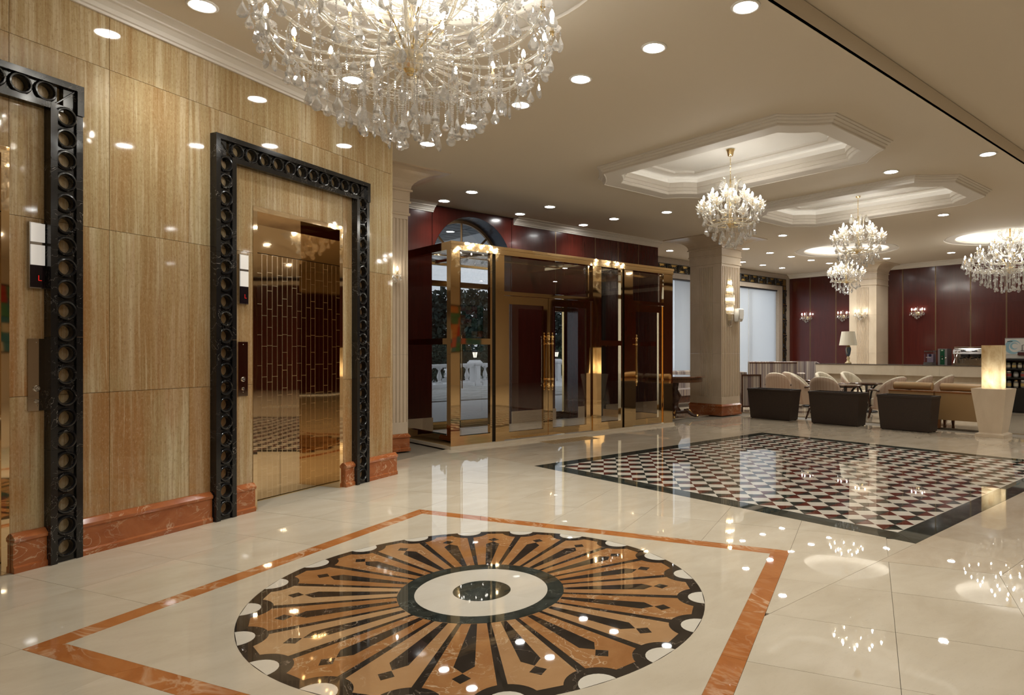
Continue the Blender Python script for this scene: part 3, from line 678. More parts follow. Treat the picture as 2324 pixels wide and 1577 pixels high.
# ---------------------------------------------------------------- columns
def fluted(x0, x1, y0, y1, front_n, side_n, fr=(.0,1.0), sr=(.0,1.0)):
    # plan of a square shaft with grooves on the -Y face (front) and the -X face (side); counter-clockwise
    d = .018; pts = [(x0, y0)]
    def grooves(a, b_, n, r):
        out = []; s = a+(b_-a)*r[0]; e = a+(b_-a)*r[1]; w = (e-s)/n
        for i in range(n):
            q = s+w*i; out += [(q+w*.22, 0), (q+w*.34, d), (q+w*.66, d), (q+w*.78, 0)]
        return out
    if front_n: pts += [(a, y0+b_) for a, b_ in grooves(x0, x1, front_n, fr)]
    pts += [(x1, y0), (x1, y1), (x0, y1)]
    if side_n: pts += [(x0+b_, a) for a, b_ in grooves(y1, y0, side_n, sr)]
    return pts
def column(name, x0, x1, y0, y1, label, front_n, side_n, fr, sr, flare=.42, zf=(.42, 3.37)):
    t = struct(empty(name, (0,0,0)), label, 'column')
    js = [.255, 1.40, 2.54]
    def sq(o, z): return [(x0-o,y0-o,z),(x1+o,y0-o,z),(x1+o,y1+o,z),(x0-o,y1+o,z)]
    for z0, z1, fl in ((.255, zf[0], 0), (zf[0], 1.40, 1), (1.40, 2.54, 1), (2.54, zf[1], 1), (zf[1], 3.43, 0)):
        pl = fluted(x0, x1, y0, y1, front_n, side_n, fr, sr) if fl else [(x0,y0),(x1,y0),(x1,y1),(x0,y1)]
        O('shaft_block', MB().prism(pl, z0+.0012, z1-.0012*(z1 in (1.40, 2.54))), LIME, t)
    O('neck_bead', MB().loops([sq(o,z) for o, z in ((0,3.425),(.025,3.43),(.025,3.46),(.012,3.465),(.012,3.60),(.03,3.605),(.035,3.63),(.02,3.64))]), LIME, t)
    O('capital', MB().loops([sq(o,z) for o, z in ((.02,3.62),(.02,3.77),(.05,3.775),(.05,3.80),(.03,3.81))]+[sq(.03+flare*(1-cos(a)), 3.81+.22*sin(a)) for a in [PI/2*i/8 for i in range(1, 9)]]+[sq(.03+flare, ZC+.002)]), LIME, t)
    O('column_base', MB().loops([sq(o,z) for o, z in ((.03,0),(.03,.04),(.018,.05),(.018,.19),(.03,.20),(.03,.22),(.0,.255))], True, True, True), RUST, t)
    return t
column('fluted_column', 12.41, 13.12, 9.0, 9.89, 'square beige stone column with fluted faces beside the vestibule', 11, 8, (.02,1.0), (.30,.74))
column('corner_pilaster', 3.93, 4.69, 8.94, 9.75, 'fluted stone pilaster behind the end of the lift wall', 12, 0, (.12,1.0), (0,1))
column('lounge_pilaster', 19.8, 20.62, 8.80, 9.63, 'pale fluted stone pilaster on the red back wall', 0, 9, (.2,.8), (.28,.74), .40)
# ---------------------------------------------------------------- red entrance wall with arch
YW = 10.55; XR = 12.04; TH = .5
AX, AR, AZ = 6.87, .86, 3.08                   # arch centre, radius, springing
OPN = [(8.85, 9.47, 2.62)]
def arch_outline(x0, x1, z1):                  # wall front outline with the arch cut from the floor, as a polygon in (x, z)
    pts = [(x0, 0), (AX-AR, 0), (AX-AR, AZ)]+[(AX-AR*cos(PI*i/24), AZ+AR*sin(PI*i/24)) for i in range(1, 24)]+[(AX+AR, AZ), (AX+AR, 0), (x1, 0), (x1, z1), (x0, z1)]
    return pts
def xzprism(pts, y0, y1):
    m = MB(); n = len(pts)
    m.add([(p[0], y0, p[1]) for p in pts]+[(p[0], y1, p[1]) for p in pts], [tuple(range(n)), tuple(range(n, 2*n))[::-1]]+[(i, (i+1)%n, n+(i+1)%n, n+i) for i in range(n)])
    return m
we = struct(O('wall_entrance', xzprism(arch_outline(3.2, 8.85, 4.04), YW+.03, YW+TH), simple('reveal_paint', (.075,.02,.014), .5)), 'red lacquered panel wall with arched opening behind the glass vestibule', 'wall')
O('wall_section', MB().box(9.47, XR, YW+.03, YW+TH, 0, 4.04).box(8.85, 9.47, YW+.03, YW+TH, 2.62, 4.04), REDW, we)
O('arch_reveal', MB().loops([[(AX-(AR-.004)*cos(PI*i/24), y, AZ+(AR-.004)*sin(PI*i/24)) for i in range(25)] for y in (YW, YW+TH)], False), simple('blue_grey_reveal', (.03,.035,.055), .25), we)
pan = [(3.2, AX-AR), (AX-AR, AX+AR), (AX+AR, 8.85), (8.85, 9.975), (9.975, 10.68), (10.68, 11.345), (11.345, XR)]
for a, b_ in pan:
    if (a, b_) == (AX-AR, AX+AR):
        pts = [(a, AZ)]+[(AX-AR*cos(PI*i/24), AZ+AR*sin(PI*i/24)) for i in range(1, 24)]+[(b_, AZ), (b_, 4.04), (a, 4.04)]
        O('wood_panel', xzprism(pts, YW, YW+.03), REDW, we)
    elif (a, b_) == (8.85, 9.975):
        O('wood_panel', xzprism([(9.47,0),(9.975-.012,0),(9.975-.012,4.04),(8.862,4.04),(8.862,2.62),(9.47,2.62)], YW, YW+.03), REDW, we)
    else: O('wood_panel', MB().box(a+.012, b_-.012, YW, YW+.03, 0, 4.04), REDW, we)
for x in (8.85, 9.975, 10.68, 11.345):
    O('joint_bead', MB().box(x-.009, x-.004, YW-.003, YW+.03, 0 if x > 9 else 2.62, 3.93).box(x+.004, x+.009, YW-.003, YW+.03, 0 if x > 9 else 2.62, 3.93), BRONZE, we)
O('stone_skirting', MB().box(4.7, AX-AR, YW-.02, YW, 0, .28).box(AX+AR, 8.85, YW-.02, YW, 0, .28).box(9.47, XR, YW-.02, YW, 0, .28), LIME, we)
struct(O('trim_4', MB().extrude_profile(cprof(YW, -1), 4.7, 6.02), MOLD), 'short white cornice piece left of the arch', 'cornice')
struct(O('trim_5', MB().extrude_profile(cprof(YW, -1), 7.78, 12.04), MOLD), 'long white cornice above the red panels and vestibule', 'cornice')
struct(O('wall_step', MB().box(XR-.06, XR, YW+.03, 12.6, 0, 4.04), REDW), 'return of the red wall towards the window wall', 'wall')
# fanlight bars and outer doors in the arch
ow = struct(empty('window_1', (0,0,0)), 'arched entrance with brass bars and outer glass doors', 'window')
yo = YW+.40
ring_ = lambda r, y: [(AX-r*cos(PI*i/24), y, AZ+r*sin(PI*i/24)) for i in range(25)]
O('arch_frame', MB().loops([ring_(AR-.005, yo), ring_(AR-.06, yo), ring_(AR-.06, yo+.05), ring_(AR-.005, yo+.05)], False), BRONZE, ow)
for a in (45, 90, 135):
    p = [(AX, yo+.025, AZ), (AX+(AR-.05)*cos(radians(a)), yo+.025, AZ+(AR-.05)*sin(radians(a)))]
    O('fan_bar', MB().tube(p, .022, 6), BRONZE, ow)
cn = struct(O('canopy', MB().box(1.5, 17, YW+TH+.05, 19, 4.62, 4.95), simple('canopy_edge', (.55,.55,.55), .6)), 'grey tiled canopy outside above the entrance', 'canopy')
for i_ in range(22):
    for j_ in range(22):
        if 4.5 < 1.6+.6*i_ < 9.5: O('canopy_tile', MB().box(1.62+.6*i_, 2.18+.6*i_, 11.12+.34*j_, 11.43+.34*j_, 4.60, 4.62), simple('canopy_tile', (.10,.105,.11), .5) if 'canopy_tile' not in bpy.data.materials else bpy.data.materials['canopy_tile'], cn)
O('fan_pane', xzprism([(p[0], p[2]) for p in ring_(AR-.03, 0)], yo+.02, yo+.026), GLASSO, ow)
for z, h in ((AZ-.03, .07), (2.66, .10), ):
    O('cross_bar', MB().box(AX-AR, AX+AR, yo-.01, yo+.07, z, z+h), GOLDS, ow)
xs = [AX-AR, AX-.10, AX+.02, AX+AR]
for x, w_ in ((AX-AR, .05), (AX-.16, .13), (AX+AR-.08, .08)): O('stile', MB().box(x, x+w_, yo, yo+.06, 0, AZ), GOLDS, ow)
O('outer_pane', MB().box(AX-AR, AX+AR, yo+.02, yo+.026, .12, 2.66), GLASSO, ow)
O('upper_pane', MB().box(AX-AR, AX+AR, yo+.02, yo+.026, 2.76, AZ-.03), GLASSO, ow)
O('bottom_rail', MB().box(AX-AR, AX+AR, yo, yo+.06, .0, .14), GOLDS, ow)
for x in (AX-.12, AX-.04):
    O('pull_bar', MB().tube([(x, yo-.06, .75), (x, yo-.06, 1.75)], .012, 8).tube([(x,yo-.06,.9),(x,yo,.9)], .008, 6).tube([(x,yo-.06,1.6),(x,yo,1.6)], .008, 6), GOLDS, ow)
o2 = struct(empty('window_2', (0,0,0)), 'narrow outer glass door seen through the right vestibule leaf', 'window')
for a, b_, z0, z1 in ((8.85,8.90,0,2.62),(9.42,9.47,0,2.62),(8.90,9.42,0,.16),(8.90,9.42,2.30,2.42)): O('stile', MB().box(a, b_, yo, yo+.06, z0, z1), GOLDS, o2)
O('outer_pane', MB().box(8.90, 9.42, yo+.02, yo+.026, .16, 2.62), GLASSO, o2)
# ---------------------------------------------------------------- window wall with blinds and grille band
YG = 12.13
wg = struct(O('wall_window', MB().box(12.04, 14.2, YG, YG+.3, 0, 4.04).box(14.2, 16.55, YG, YG+.3, 3.50, 4.04).box(16.55, 16.95, YG, YG+.3, 0, 4.04).box(16.95, 19.93, YG, YG+.3, 3.50, 4.04).box(19.93, 20.65, YG, YG+.3, 0, 4.04).box(14.2, 16.55, YG, YG+.3, 0, .5).box(16.95, 19.93, YG, YG+.3, 0, .5), GRANITE), 'speckled granite window wall with white roller blinds', 'wall')
for k_, (x0, x1, seams) in enumerate(((14.2, 16.55, [14.62]), (16.95, 19.93, [18.31]))):
    wn = struct(empty('window_%d' % (3+k_), (0,0,0)), ('tall window with white blinds between vestibule and column', 'wide window with white blinds right of the column')[k_], 'window')
    e = [x0]+seams+[x1]
    for i in range(len(e)-1): O('roller_blind', MB().box(e[i]+.012, e[i+1]-.012, YG+.10, YG+.104, .5, 3.46), BLIND, wn)
    O('blind_rail', MB().box(x0, x1, YG+.06, YG+.13, 3.46, 3.50), simple('dark_rail', (.05,.05,.06), .4), wn)
    O('window_frame', MB().box(x0, x0+.05, YG+.18, YG+.24, .5, 3.5).box(x1-.05, x1, YG+.18, YG+.24, .5, 3.5).box((x0+x1)/2-.03, (x0+x1)/2+.03, YG+.18, YG+.24, .5, 3.5), STEELM, wn)
    O('window_pane', MB().box(x0, x1, YG+.20, YG+.206, .5, 3.5), GLASSO, wn)
gr = thing('scroll_grille', 'gilt and black iron scroll band framing the blinds', 'grille')
O('gilt_backing', MB().box(13.6, 20.34, YG-.012, YG-.002, 3.655, 3.875), GILT, gr); O('gilt_backing', MB().box(20.16, 20.34, YG-.012, YG-.002, .5, 3.655), GILT, gr)
O('iron_border', MB().box(13.6, 20.34, YG-.022, YG-.006, 3.865, 3.885).box(13.6, 20.34, YG-.022, YG-.006, 3.645, 3.665).box(20.15, 20.165, YG-.022, YG-.006, .5, 3.66).box(20.335, 20.35, YG-.022, YG-.006, .5, 3.88), IRON, gr)
def spiral(cx, cz, r0, turns, a0, s): return [(cx+r0*(1-.8*t/24)*cos(a0+s*2*PI*turns*t/24), 0, cz+r0*(1-.8*t/24)*sin(a0+s*2*PI*turns*t/24)) for t in range(25)]
sc_ = MB().tube(spiral(-.12, .02, .085, 1.5, -.6, 1), .015, 5).tube(spiral(.12, -.02, .085, 1.5, PI-.6, 1), .015, 5).tube([(-.06,0,-.03),(0,0,.0),(.06,0,.03)], .016, 5).tube([(-.24,0,.1),(-.24,0,-.1)], .026, 5).tube(spiral(-.19, -.06, .035, 1, 1, 1), .010, 5).tube(spiral(.19, .06, .035, 1, 4, 1), .010, 5).tube([(-.2,0,.09),(-.05,0,.09)], .007, 5).tube([(.05,0,-.09),(.2,0,-.09)], .007, 5)
SCM = sc_.mesh('iron_scroll'); SCM.materials.append(IRON)
for i in range(13): O('iron_scroll', SCM, None, gr, (13.9+.5*i, YG-.034, 3.765))
for i in range(6):
    o = O('iron_scroll', SCM, None, gr, (20.25, YG-.034, .75+.5*i), (0, PI/2, 0))
# ---------------------------------------------------------------- red back wall and the walls behind the camera
XB = 20.62
wb = struct(O('wall_back', MB().box(XB, XB+.3, -7.5, 12.4, 0, 4.2), simple('back_core', (.05,.01,.008), .6)), 'red lacquered back wall of the lounge with paired gold beads', 'wall')
ys = [12.13, 11.36, 10.46, 9.63, 8.80, 8.355, 7.43, 6.51, 5.63, 4.72, 3.8, 2.9, 2.0, .5, -2, -4.5, -7.4]
for i in range(len(ys)-1):
    for z0, z1 in ((0, 2.80), (2.80, 4.04)):
        O('wood_panel', MB().box(XB-.03, XB, ys[i+1]+.016, ys[i]-.016, z0+.0015, z1-.0015), REDW, wb)
    if i: O('joint_bead', MB().box(XB-.034, XB-.004, ys[i]-.014, ys[i]-.006, 0, 3.92).box(XB-.034, XB-.004, ys[i]+.006, ys[i]+.014, 0, 3.92), BRONZE, wb)
bc = MB(); pr = cprof(XB-.03, -1)
bc.loops([[(p[0], -7.4, p[1]) for p in pr], [(p[0], 12.12, p[1]) for p in pr]], True, True, True)
struct(O('trim_11', bc, MOLD), 'white cornice on the red back wall', 'cornice')
wr = struct(O('wall_right', MB().box(-9, 21, -7.6, -7.4, 0, 4.3), simple('warm_wall', (.58,.46,.32), .5)), 'plain warm wall on the far right side of the lobby', 'wall')
for a_, b2_ in ((-4,-2),(2,3.6),(7.5,9.0),(11.0,12.2),(18.5,20.2)): O('wood_panel', MB().box(a_, b2_, -7.4, -7.37, 0, 3.4), REDW, wr)
hg = thing('wall_hanging', 'patchwork wall hanging of coloured blocks, only mirrored in the brass corner post', 'wall hanging', (15.2, -7.36, 1.45))
hcol = [simple('patch_%s' % n_, c_, .6) for n_, c_ in (('red', (.42,.03,.02)), ('orange', (.55,.20,.05)), ('green', (.06,.20,.09)), ('cream', (.6,.5,.32)), ('teal', (.04,.16,.18)), ('rose', (.5,.12,.08)))]
O('backing', MB().box(-1.35, 1.35, -.03, 0, 0, 2.0), DARKW, hg)
rh = random.Random(5)
for i_ in range(9):
    z_ = .04
    while z_ < 1.9:
        h_ = min(rh.choice((.18, .28, .4)), 1.96-z_); O('patch', MB().box(-1.32+.295*i_, -1.04+.295*i_, 0, .012, z_, z_+h_-.012), rh.choice(hcol), hg); z_ += h_
struct(O('wall_rear', MB().box(-9.2, -9, -7.5, 11, 0, 4.3), simple('warm_wall_rear', (.40,.27,.16), .5)), 'plain warm wall behind the camera', 'wall')
struct(O('wall_corner', MB().box(3.0, 3.2, 8.2, 11.0, 0, 4.2), simple('corner_wall', (.3,.2,.12), .7)), 'short wall hidden behind the end of the lift wall', 'wall')
# ---------------------------------------------------------------- glass vestibule
VF, VB = 8.60, 10.55; VX0, VX1 = 5.20, 10.24; D = .11; VT = 3.08; VH = 2.96; PL = .045
v = thing('glass_vestibule', 'polished brass and glass entrance vestibule with double doors', 'vestibule')
def vb(name, x0, x1, y0, y1, z0, z1, m=GOLD, parent=v): return O(name, MB().box(x0, x1, y0, y1, z0, z1), m, parent)
vb('plinth', VX0-.02, VX1+.02, VF-.03, VB, 0, PL, LIMEP)
posts = [(5.20, 5.355), (6.0, 6.165), (8.075, 8.28), (8.87, 9.10), (9.97, 10.24)]
for a, b_ in posts: vb('post', a, b_, VF, VF+D, PL, VH)
for a, b_ in ((5.915, 5.95), (8.80, 8.835)): vb('slim_mullion', a, b_, VF+.02, VF+D-.02, PL, VH)
for a, b_ in ((5.95, 6.0), (8.835, 8.87)): vb('slim_mullion', a+.01, b_, VF+.045, VF+D, PL, VH, IRON)
vb('top_beam', VX0, VX1, VF-.02, VF+D+.02, VH, VT); vb('beam_lip', VX0-.012, VX1+.012, VF-.032, VF+.0, VT-.045, VT)
for a, b_ in ((5.355, 5.915), (8.28, 8.80)):
    vb('bottom_rail', a, b_, VF+.01, VF+D-.01, PL, .185)
    vb('middle_rail', a, b_, VF+.005, VF+D-.005, 1.555, 1.645)
    for z0, z1 in ((.185, 1.555), (1.645, VH)): vb('glass_pane', a, b_, VF+.05, VF+.058, z0, z1, GLASS)
# double door
vb('door_header', 6.165, 8.075, VF, VF+D, 2.335, 2.395); vb('transom_pane', 6.165, 8.075, VF+.05, VF+.058, 2.395, VH, GLASS)
vb('door_header', 9.10, 9.97, VF, VF+D, 2.335, 2.40); vb('transom_pane', 9.10, 9.97, VF+.05, VF+.058, 2.40, VH, GLASS)
vb('transom_mullion', 7.98, 8.01, VF+.03, VF+D-.02, 2.395, VH)
fin = [(0,-.115),(.006,-.11),(.009,-.09),(.004,-.075),(.012,-.06),(.02,-.045),(.011,-.03),(.008,-.02),(.014,-.008),(.014,0)]
HANDLE = MB()
HANDLE.lathe([(.0,-.13)]+[(a_*1.5, b2_*1.1) for a_, b2_ in fin[1:]]+[(.019,.03),(.017,.34),(.019,.68),(.021,.71)]+[(a_*1.5, .71-b2_*1.1) for a_, b2_ in fin[::-1][1:]], 12)
HANDLE.tube([(0,.06,.06),(0,-.0,.06)], .010, 6).tube([(0,.06,.65),(0,0,.65)], .010, 6).lathe([(.018,.04),(.027,.06),(.018,.08)],10).lathe([(.018,.63),(.027,.65),(.018,.67)],10)
HM = HANDLE.mesh('pull_handle', True); HM.materials.append(GOLDS)
def leaf(a, b_, hx):
    st = .095
    f = MB().box(a, a+st, VF+.03, VF+.075, .012+PL, 2.33).box(b_-st, b_, VF+.03, VF+.075, .012+PL, 2.33).box(a+st, b_-st, VF+.03, VF+.075, .012+PL, .17).box(a+st, b_-st, VF+.03, VF+.075, 2.20, 2.33)
    d = O('door_leaf', f, GOLD, v)
    vb('door_pane', a+st, b_-st, VF+.05, VF+.056, .17, 2.20, GLASS, d)
    for y, r in ((VF-.03, 0), (VF+.135, PI)): O('pull_handle', HM, None, d, (hx, y, .93), r)
leaf(6.185, 7.075, 7.045); leaf(7.085, 8.04, 7.125); leaf(9.115, 9.955, 9.165)
# sides and glass roof
for x0, x1, nm in ((VX0, VX0+D, 'left'), (VX1-D, VX1, 'right')):
    xm = (x0+x1)/2
    vb('side_beam', x0, x1, VF+D+.02, VB-.0, VH, VT); vb('side_bottom_rail', x0+.01, x1-.01, VF+D, VB-.01, PL, .20); vb('side_middle_rail', x0+.01, x1-.01, VF+D, VB-.01, 1.555, 1.645)
    for z0, z1 in ((.20, 1.555), (1.645, VH)): vb('side_pane', xm-.004, xm+.004, VF+D, VB-.01, z0, z1, GLASS)
    vb('wall_post', x0, x1, VB-.06, VB-.005, PL, VH, IRON)
vb('roof_pane', VX0+D, VX1-D, VF+D+.02, VB-.01, VT-.05, VT-.04, GLASS)
for x in (6.08, 8.18, 9.0): vb('roof_bar', x-.03, x+.03, VF+D+.02, VB-.01, VT-.075, VT-.005, GOLD)
vb('roof_bar', VX0+D, VX1-D, 9.6, 9.66, VT-.07, VT-.052, GOLD)
# ---------------------------------------------------------------- outside: paving, balustrade, lamps, trees
pav = struct(O('terrace', MB().box(-14, 45, YW+TH, 80, -.12, -.03), simple('terrace_concrete', (.55,.55,.55), .55)), 'pale grey terrace outside the entrance', 'terrace')
COB = cream('outside_paver', (.30,.295,.28), (.46,.45,.43), .6)
pm = []
for s_ in range(3):
    m_ = MB().box(-.29, .29, -.14, .14, 0, .03); pm.append(m_.mesh('paver')); pm[-1].materials.append(COB)
ncob = 0
for j in range(34):
    y = 17.4+.3*j
    for i in range(60):
        x = 8+.6*i+.3*(j % 2); a = atan2(y, x)-HEAD
        dpt = x*cos(HEAD)+y*sin(HEAD); px = 1325-1518*(-x*sin(HEAD)+y*cos(HEAD))/dpt*1.0
        if ((960 < px < 1125) or (1240 < px < 1320)) and 18 < dpt < 28 and y < 22.5+.32*(x-10) and ncob < 300:
            O('paver', pm[0], None, pav, (x, y, -.03+random.uniform(-.004,.004))); ncob += 1
STONEW = simple('white_cast_stone', (.68,.68,.68), .6)
bl0 = [(9.0, 21.5), (16.1, 24.63), (21.9, 26.03), (30, 27.6)]
bal = thing('balustrade', 'pale cast stone balustrade with baluster posts outside the entrance', 'balustrade')
BP = MB().box(-.10,.10,-.10,.10,0,.06).lathe([(.07,.06),(.085,.09),(.05,.13),(.075,.19),(.10,.27),(.095,.34),(.06,.44),(.045,.52),(.05,.56),(.075,.58),(.075,.62)], 12).box(-.09,.09,-.09,.09,.61,.66)
BPM = BP.mesh('baluster', False); BPM.materials.append(STONEW)
for i in range(3):
    a, b_ = Vector(bl0[i]), Vector(bl0[i+1]); d_ = (b_-a).normalized(); a += d_*.30; b_ -= d_*.30; d = (b_-a); ln = d.length; ang = atan2(d.y, d.x)
    mid = ((a+b_)/2)
    O('hand_rail', MB().box(-ln/2, ln/2, -.13, .13, .80, .87).box(-ln/2, ln/2, -.16, .16, .87, .93), STONEW, bal, (mid.x, mid.y, 0), ang)
    O('kerb', MB().box(-ln/2, ln/2, -.2, .2, -.03, .14), STONEW, bal, (mid.x, mid.y, 0), ang)
    for k_ in range(int(ln/.62)):
        q = a+d*((k_+.5)/int(ln/.62)); O('baluster', BPM, None, bal, (q.x, q.y, .14), ang)
LANT = MB().lathe([(.05,0),(.05,.03),(.02,.05),(.02,.09),(.06,.11)], 8)
GLOW = emit('lantern_glow', (1,.93,.82), 1.6)
for i in (1, 2):
    q = bl0[i]; nm = ('in front of the left vestibule pane', 'behind the right door leaf')[i-1]
    p = thing('balustrade_pier', 'white panelled pier seen '+nm, 'pier', (q[0], q[1], -.03), .32)
    O('pier_shaft', MB().box(-.22,.22,-.22,.22,0,.12).box(-.17,.17,-.17,.17,.12,.88), STONEW, p)
    O('pier_panel', MB().box(-.11,.11,-.18,-.17,.24,.78), STONEW, p)
    O('pier_cap', MB().loops([[(-a_,-a_,z),(a_,-a_,z),(a_,a_,z),(-a_,a_,z)] for a_, z in ((.18,.86),(.24,.92),(.24,1.0),(.20,1.04),(.17,1.10))], True, True, True), STONEW, p)
    l = thing('pier_lantern', 'small black lantern on the white pier '+nm, 'lantern', (q[0], q[1], 1.07), 0)
    O('lantern_foot', LANT, IRON, l); O('lantern_glass', MB().lathe([(.07,.11),(.12,.34),(.0,.34)], 6), GLOW, l)
    O('lantern_roof', MB().lathe([(.15,.34),(.15,.36),(.07,.43),(.015,.46),(.015,.50),(0,.51)], 6), IRON, l)
    O('lantern_bar', MB().tube([(.072,0,.11),(.122,0,.34)], .008, 4).tube([(-.036,.062,.11),(-.061,.106,.34)], .008, 4).tube([(-.036,-.062,.11),(-.061,-.106,.34)], .008, 4), IRON, l)
LEAFM = []
for i, c_ in enumerate(((.020,.034,.024), (.032,.05,.032), (.05,.085,.045))):
    m_, nt_, b_ = base('leaves_%s' % ('dark', 'mid', 'light')[i]); f_ = noise(nt_, coords(nt_, (1,1,1), False), 4, 3); nt_.links.new(ramp(nt_, f_, [(.3, tuple(x*.55 for x in c_)), (.7, tuple(x*1.5 for x in c_))]), b_.inputs['Base Color']); b_.inputs['Roughness'].default_value = .7; LEAFM.append(m_)
def leaf_cloud(blobs, n, size, rng):
    mb = MB()
    for _ in range(n):
        c_ = rng.choice(blobs); d = Vector((rng.gauss(0,1), rng.gauss(0,1), rng.gauss(0,1))).normalized()*(.55+.5*rng.random())
        p = Vector(c_[:3])+Vector((d.x*c_[3], d.y*c_[3], d.z*c_[4])); a = Vector((rng.gauss(0,1), rng.gauss(0,1), rng.gauss(0,1))).normalized(); b_ = a.cross(Vector((rng.random(), rng.random(), rng.random()))).normalized(); s = size*(.6+.8*rng.random())
        mb.add([p-a*s, p+b_*s*.45, p+a*s, p-b_*s*.45], [(0,1,2,3)])
    return mb
rng = random.Random(3)
def dpt(px, d): r = (px-1325.05)/1517.95*d; return (d*cos(HEAD)+r*sin(HEAD), d*sin(HEAD)-r*cos(HEAD))
for px, d, h, wd, lb in ((905, 45, 6.2, 2.6, 'leftmost dark tree beyond the terrace'), (1000, 37, 5.0, 2.1, 'tall dark tree behind the left vestibule side'), (1090, 41, 5.3, 2.5, 'dense dark tree behind the first pier'), (1175, 46, 6.3, 2.6, 'dark tree hidden behind the entrance wall'), (1238, 39.5, 5.4, 2.1, 'dark tree behind the second pier'), (1320, 44, 6.0, 2.5, 'dark tree right of the second pier')):
    x, y = dpt(px, d); t = thing('tree', lb, 'tree', (x, y, 0), 0, 'trees beyond the terrace')
    O('trunk', MB().tube([(0,0,0),(.1,0,h*.3),(-.05,.1,h*.6),(0,0,h*.85)], [.16,.13,.09,.03], 6), DARKW, t)
    bl_ = [(rng.uniform(-.55,.55)*wd, rng.uniform(-.4,.4)*wd, h*(.14+.78*rng.random()), wd*.36, h*.15) for _ in range(18)]
    O('crown', leaf_cloud(bl_, 5200, .16, rng), LEAFM[0], t)
for px, d, lb, li in ((985, 32.6, 'clipped shrub row left of the first pier', 1), (1052, 34.5, 'clipped shrub just behind the first pier', 1), (1122, 32.8, 'clipped shrub right of the first pier', 1), (1228, 35.4, 'green shrub left of the second pier', 2), (1292, 36.4, 'brighter green shrub right of the second pier', 2), (1356, 35.4, 'green shrub farthest right behind the balustrade', 2)):
    x, y = dpt(px, d); t = thing('shrub', lb, 'shrub', (x, y, 0), 0, 'shrubs behind the balustrade')
    O('foliage', leaf_cloud([(rng.uniform(-.6,.6), rng.uniform(-.3,.3), .3+1.2*rng.random(), .45, .4) for _ in range(12)], 3000, .07, rng), LEAFM[li], t)
    O('stem', MB().tube([(0,0,0),(.05,0,.6)], .03, 5), DARKW, t)
# ---------------------------------------------------------------- chandelier pieces (shared meshes)
def meshof(mb, name, m, smooth=False):
    me = mb.mesh(name, smooth); me.materials.append(m); return me
def drop_mesh(h, r, n=6): return MB().lathe([(0,0),(r*.22,-h*.18),(r*.62,-h*.45),(r,-h*.70),(r*.86,-h*.88),(r*.4,-h*.98),(0,-h)], n)
DROP = meshof(drop_mesh(.085, .028, 8), 'crystal_drop', CRYS)
DROPS = meshof(drop_mesh(.060, .019, 6), 'crystal_drop', CRYS)
def flat_drop(h, r):
    mb = MB(); a = []
    ring = [(r*.25*sin(0), 0)]
    pts = [(0,0)]+[(r*sin(t), -h+r-r*cos(t)*1.0) for t in [radians(q) for q in (110,140,180)]]
    out = [(0,0),(r*.55,-h*.38),(r*.95,-h*.64),(r*.85,-h*.85),(r*.45,-h*.97),(0,-h),(-r*.45,-h*.97),(-r*.85,-h*.85),(-r*.95,-h*.64),(-r*.55,-h*.38)]
    n = len(out); sc = lambda k, y: [(x*k, y, -h*.6+(z+h*.6)*k) for x, z in out]
    return mb.loops([sc(.55,-.010), sc(1,0), sc(.55,.010)], True, True, True)
FLAT = meshof(flat_drop(.105, .036), 'pear_pendant', CRYS)
def bead(mb, p, r):
    x, y, z = p
    return mb.add([(x+r,y,z),(x-r,y,z),(x,y+r,z),(x,y-r,z),(x,y,z+r),(x,y,z-r)], [(0,2,4),(2,1,4),(1,3,4),(3,0,4),(2,0,5),(1,2,5),(3,1,5),(0,3,5)])
def beads(pts, r):
    mb = MB()
    for p in pts: bead(mb, p, r)
    return mb
def chain_mesh(n, r, pitch): return meshof(beads([(0,0,-pitch*(i+.5)) for i in range(n)], r), 'bead_string', CRYS)
def garland(p0, p1, sag, r, n):
    p0, p1 = Vector(p0), Vector(p1); pts = []
    for i in range(n):
        t = (i+.5)/n; q = p0.lerp(p1, t); q.z -= sag*4*t*(1-t); pts.append(q)
    return beads(pts, r)
FLAME = meshof(MB().lathe([(.006,0),(.013,.008),(.0155,.022),(.012,.040),(.005,.055),(0,.062)], 8), 'bulb', BULB, True)
FLAMEW = meshof(MB().lathe([(.006,0),(.013,.008),(.0155,.022),(.012,.040),(.005,.055),(0,.062)], 8), 'bulb', emit('lounge_bulb_glow', (1,.96,.87), P_BULB*1.3), True)
FLAMES = meshof(MB().lathe([(.006,0),(.013,.008),(.0155,.022),(.012,.040),(.005,.055),(0,.062)], 8), 'bulb', BULBS, True)
CANDLE = meshof(MB().lathe([(.011,0),(.011,.075),(.008,.08)], 8), 'candle_sleeve', CHANG, True)
def dish(r, h, n=16, wave=.0):
    mb = MB(); ls = []
    for rr, z in ((.012,0),(r*.45,h*.18),(r*.8,h*.5),(r,h)):
        ls.append([(rr*(1+wave*(rr/r)*cos(6*2*PI*i/n))*cos(2*PI*i/n), rr*(1+wave*(rr/r)*cos(6*2*PI*i/n))*sin(2*PI*i/n), z+(.012*cos(6*2*PI*i/n)*(rr/r) if wave else 0)) for i in range(n)])
    return mb.loops(ls, True)
DISH = meshof(dish(.062, .022, 16), 'drip_dish', CRYS)
FLOWER = meshof(dish(.072, .060, 24, .22), 'flower_cup', CRYSW)
CUP = meshof(MB().lathe([(.006,-.03),(.014,-.024),(.010,-.012),(.018,0)], 8), 'arm_cup', CHANG)
def bez(p, n=14):
    p = [Vector(q) for q in p]; out = []
    for i in range(n+1):
        t = i/n; s = 1-t; out.append(p[0]*s**3+p[1]*3*s*s*t+p[2]*3*s*t*t+p[3]*t**3)
    return out
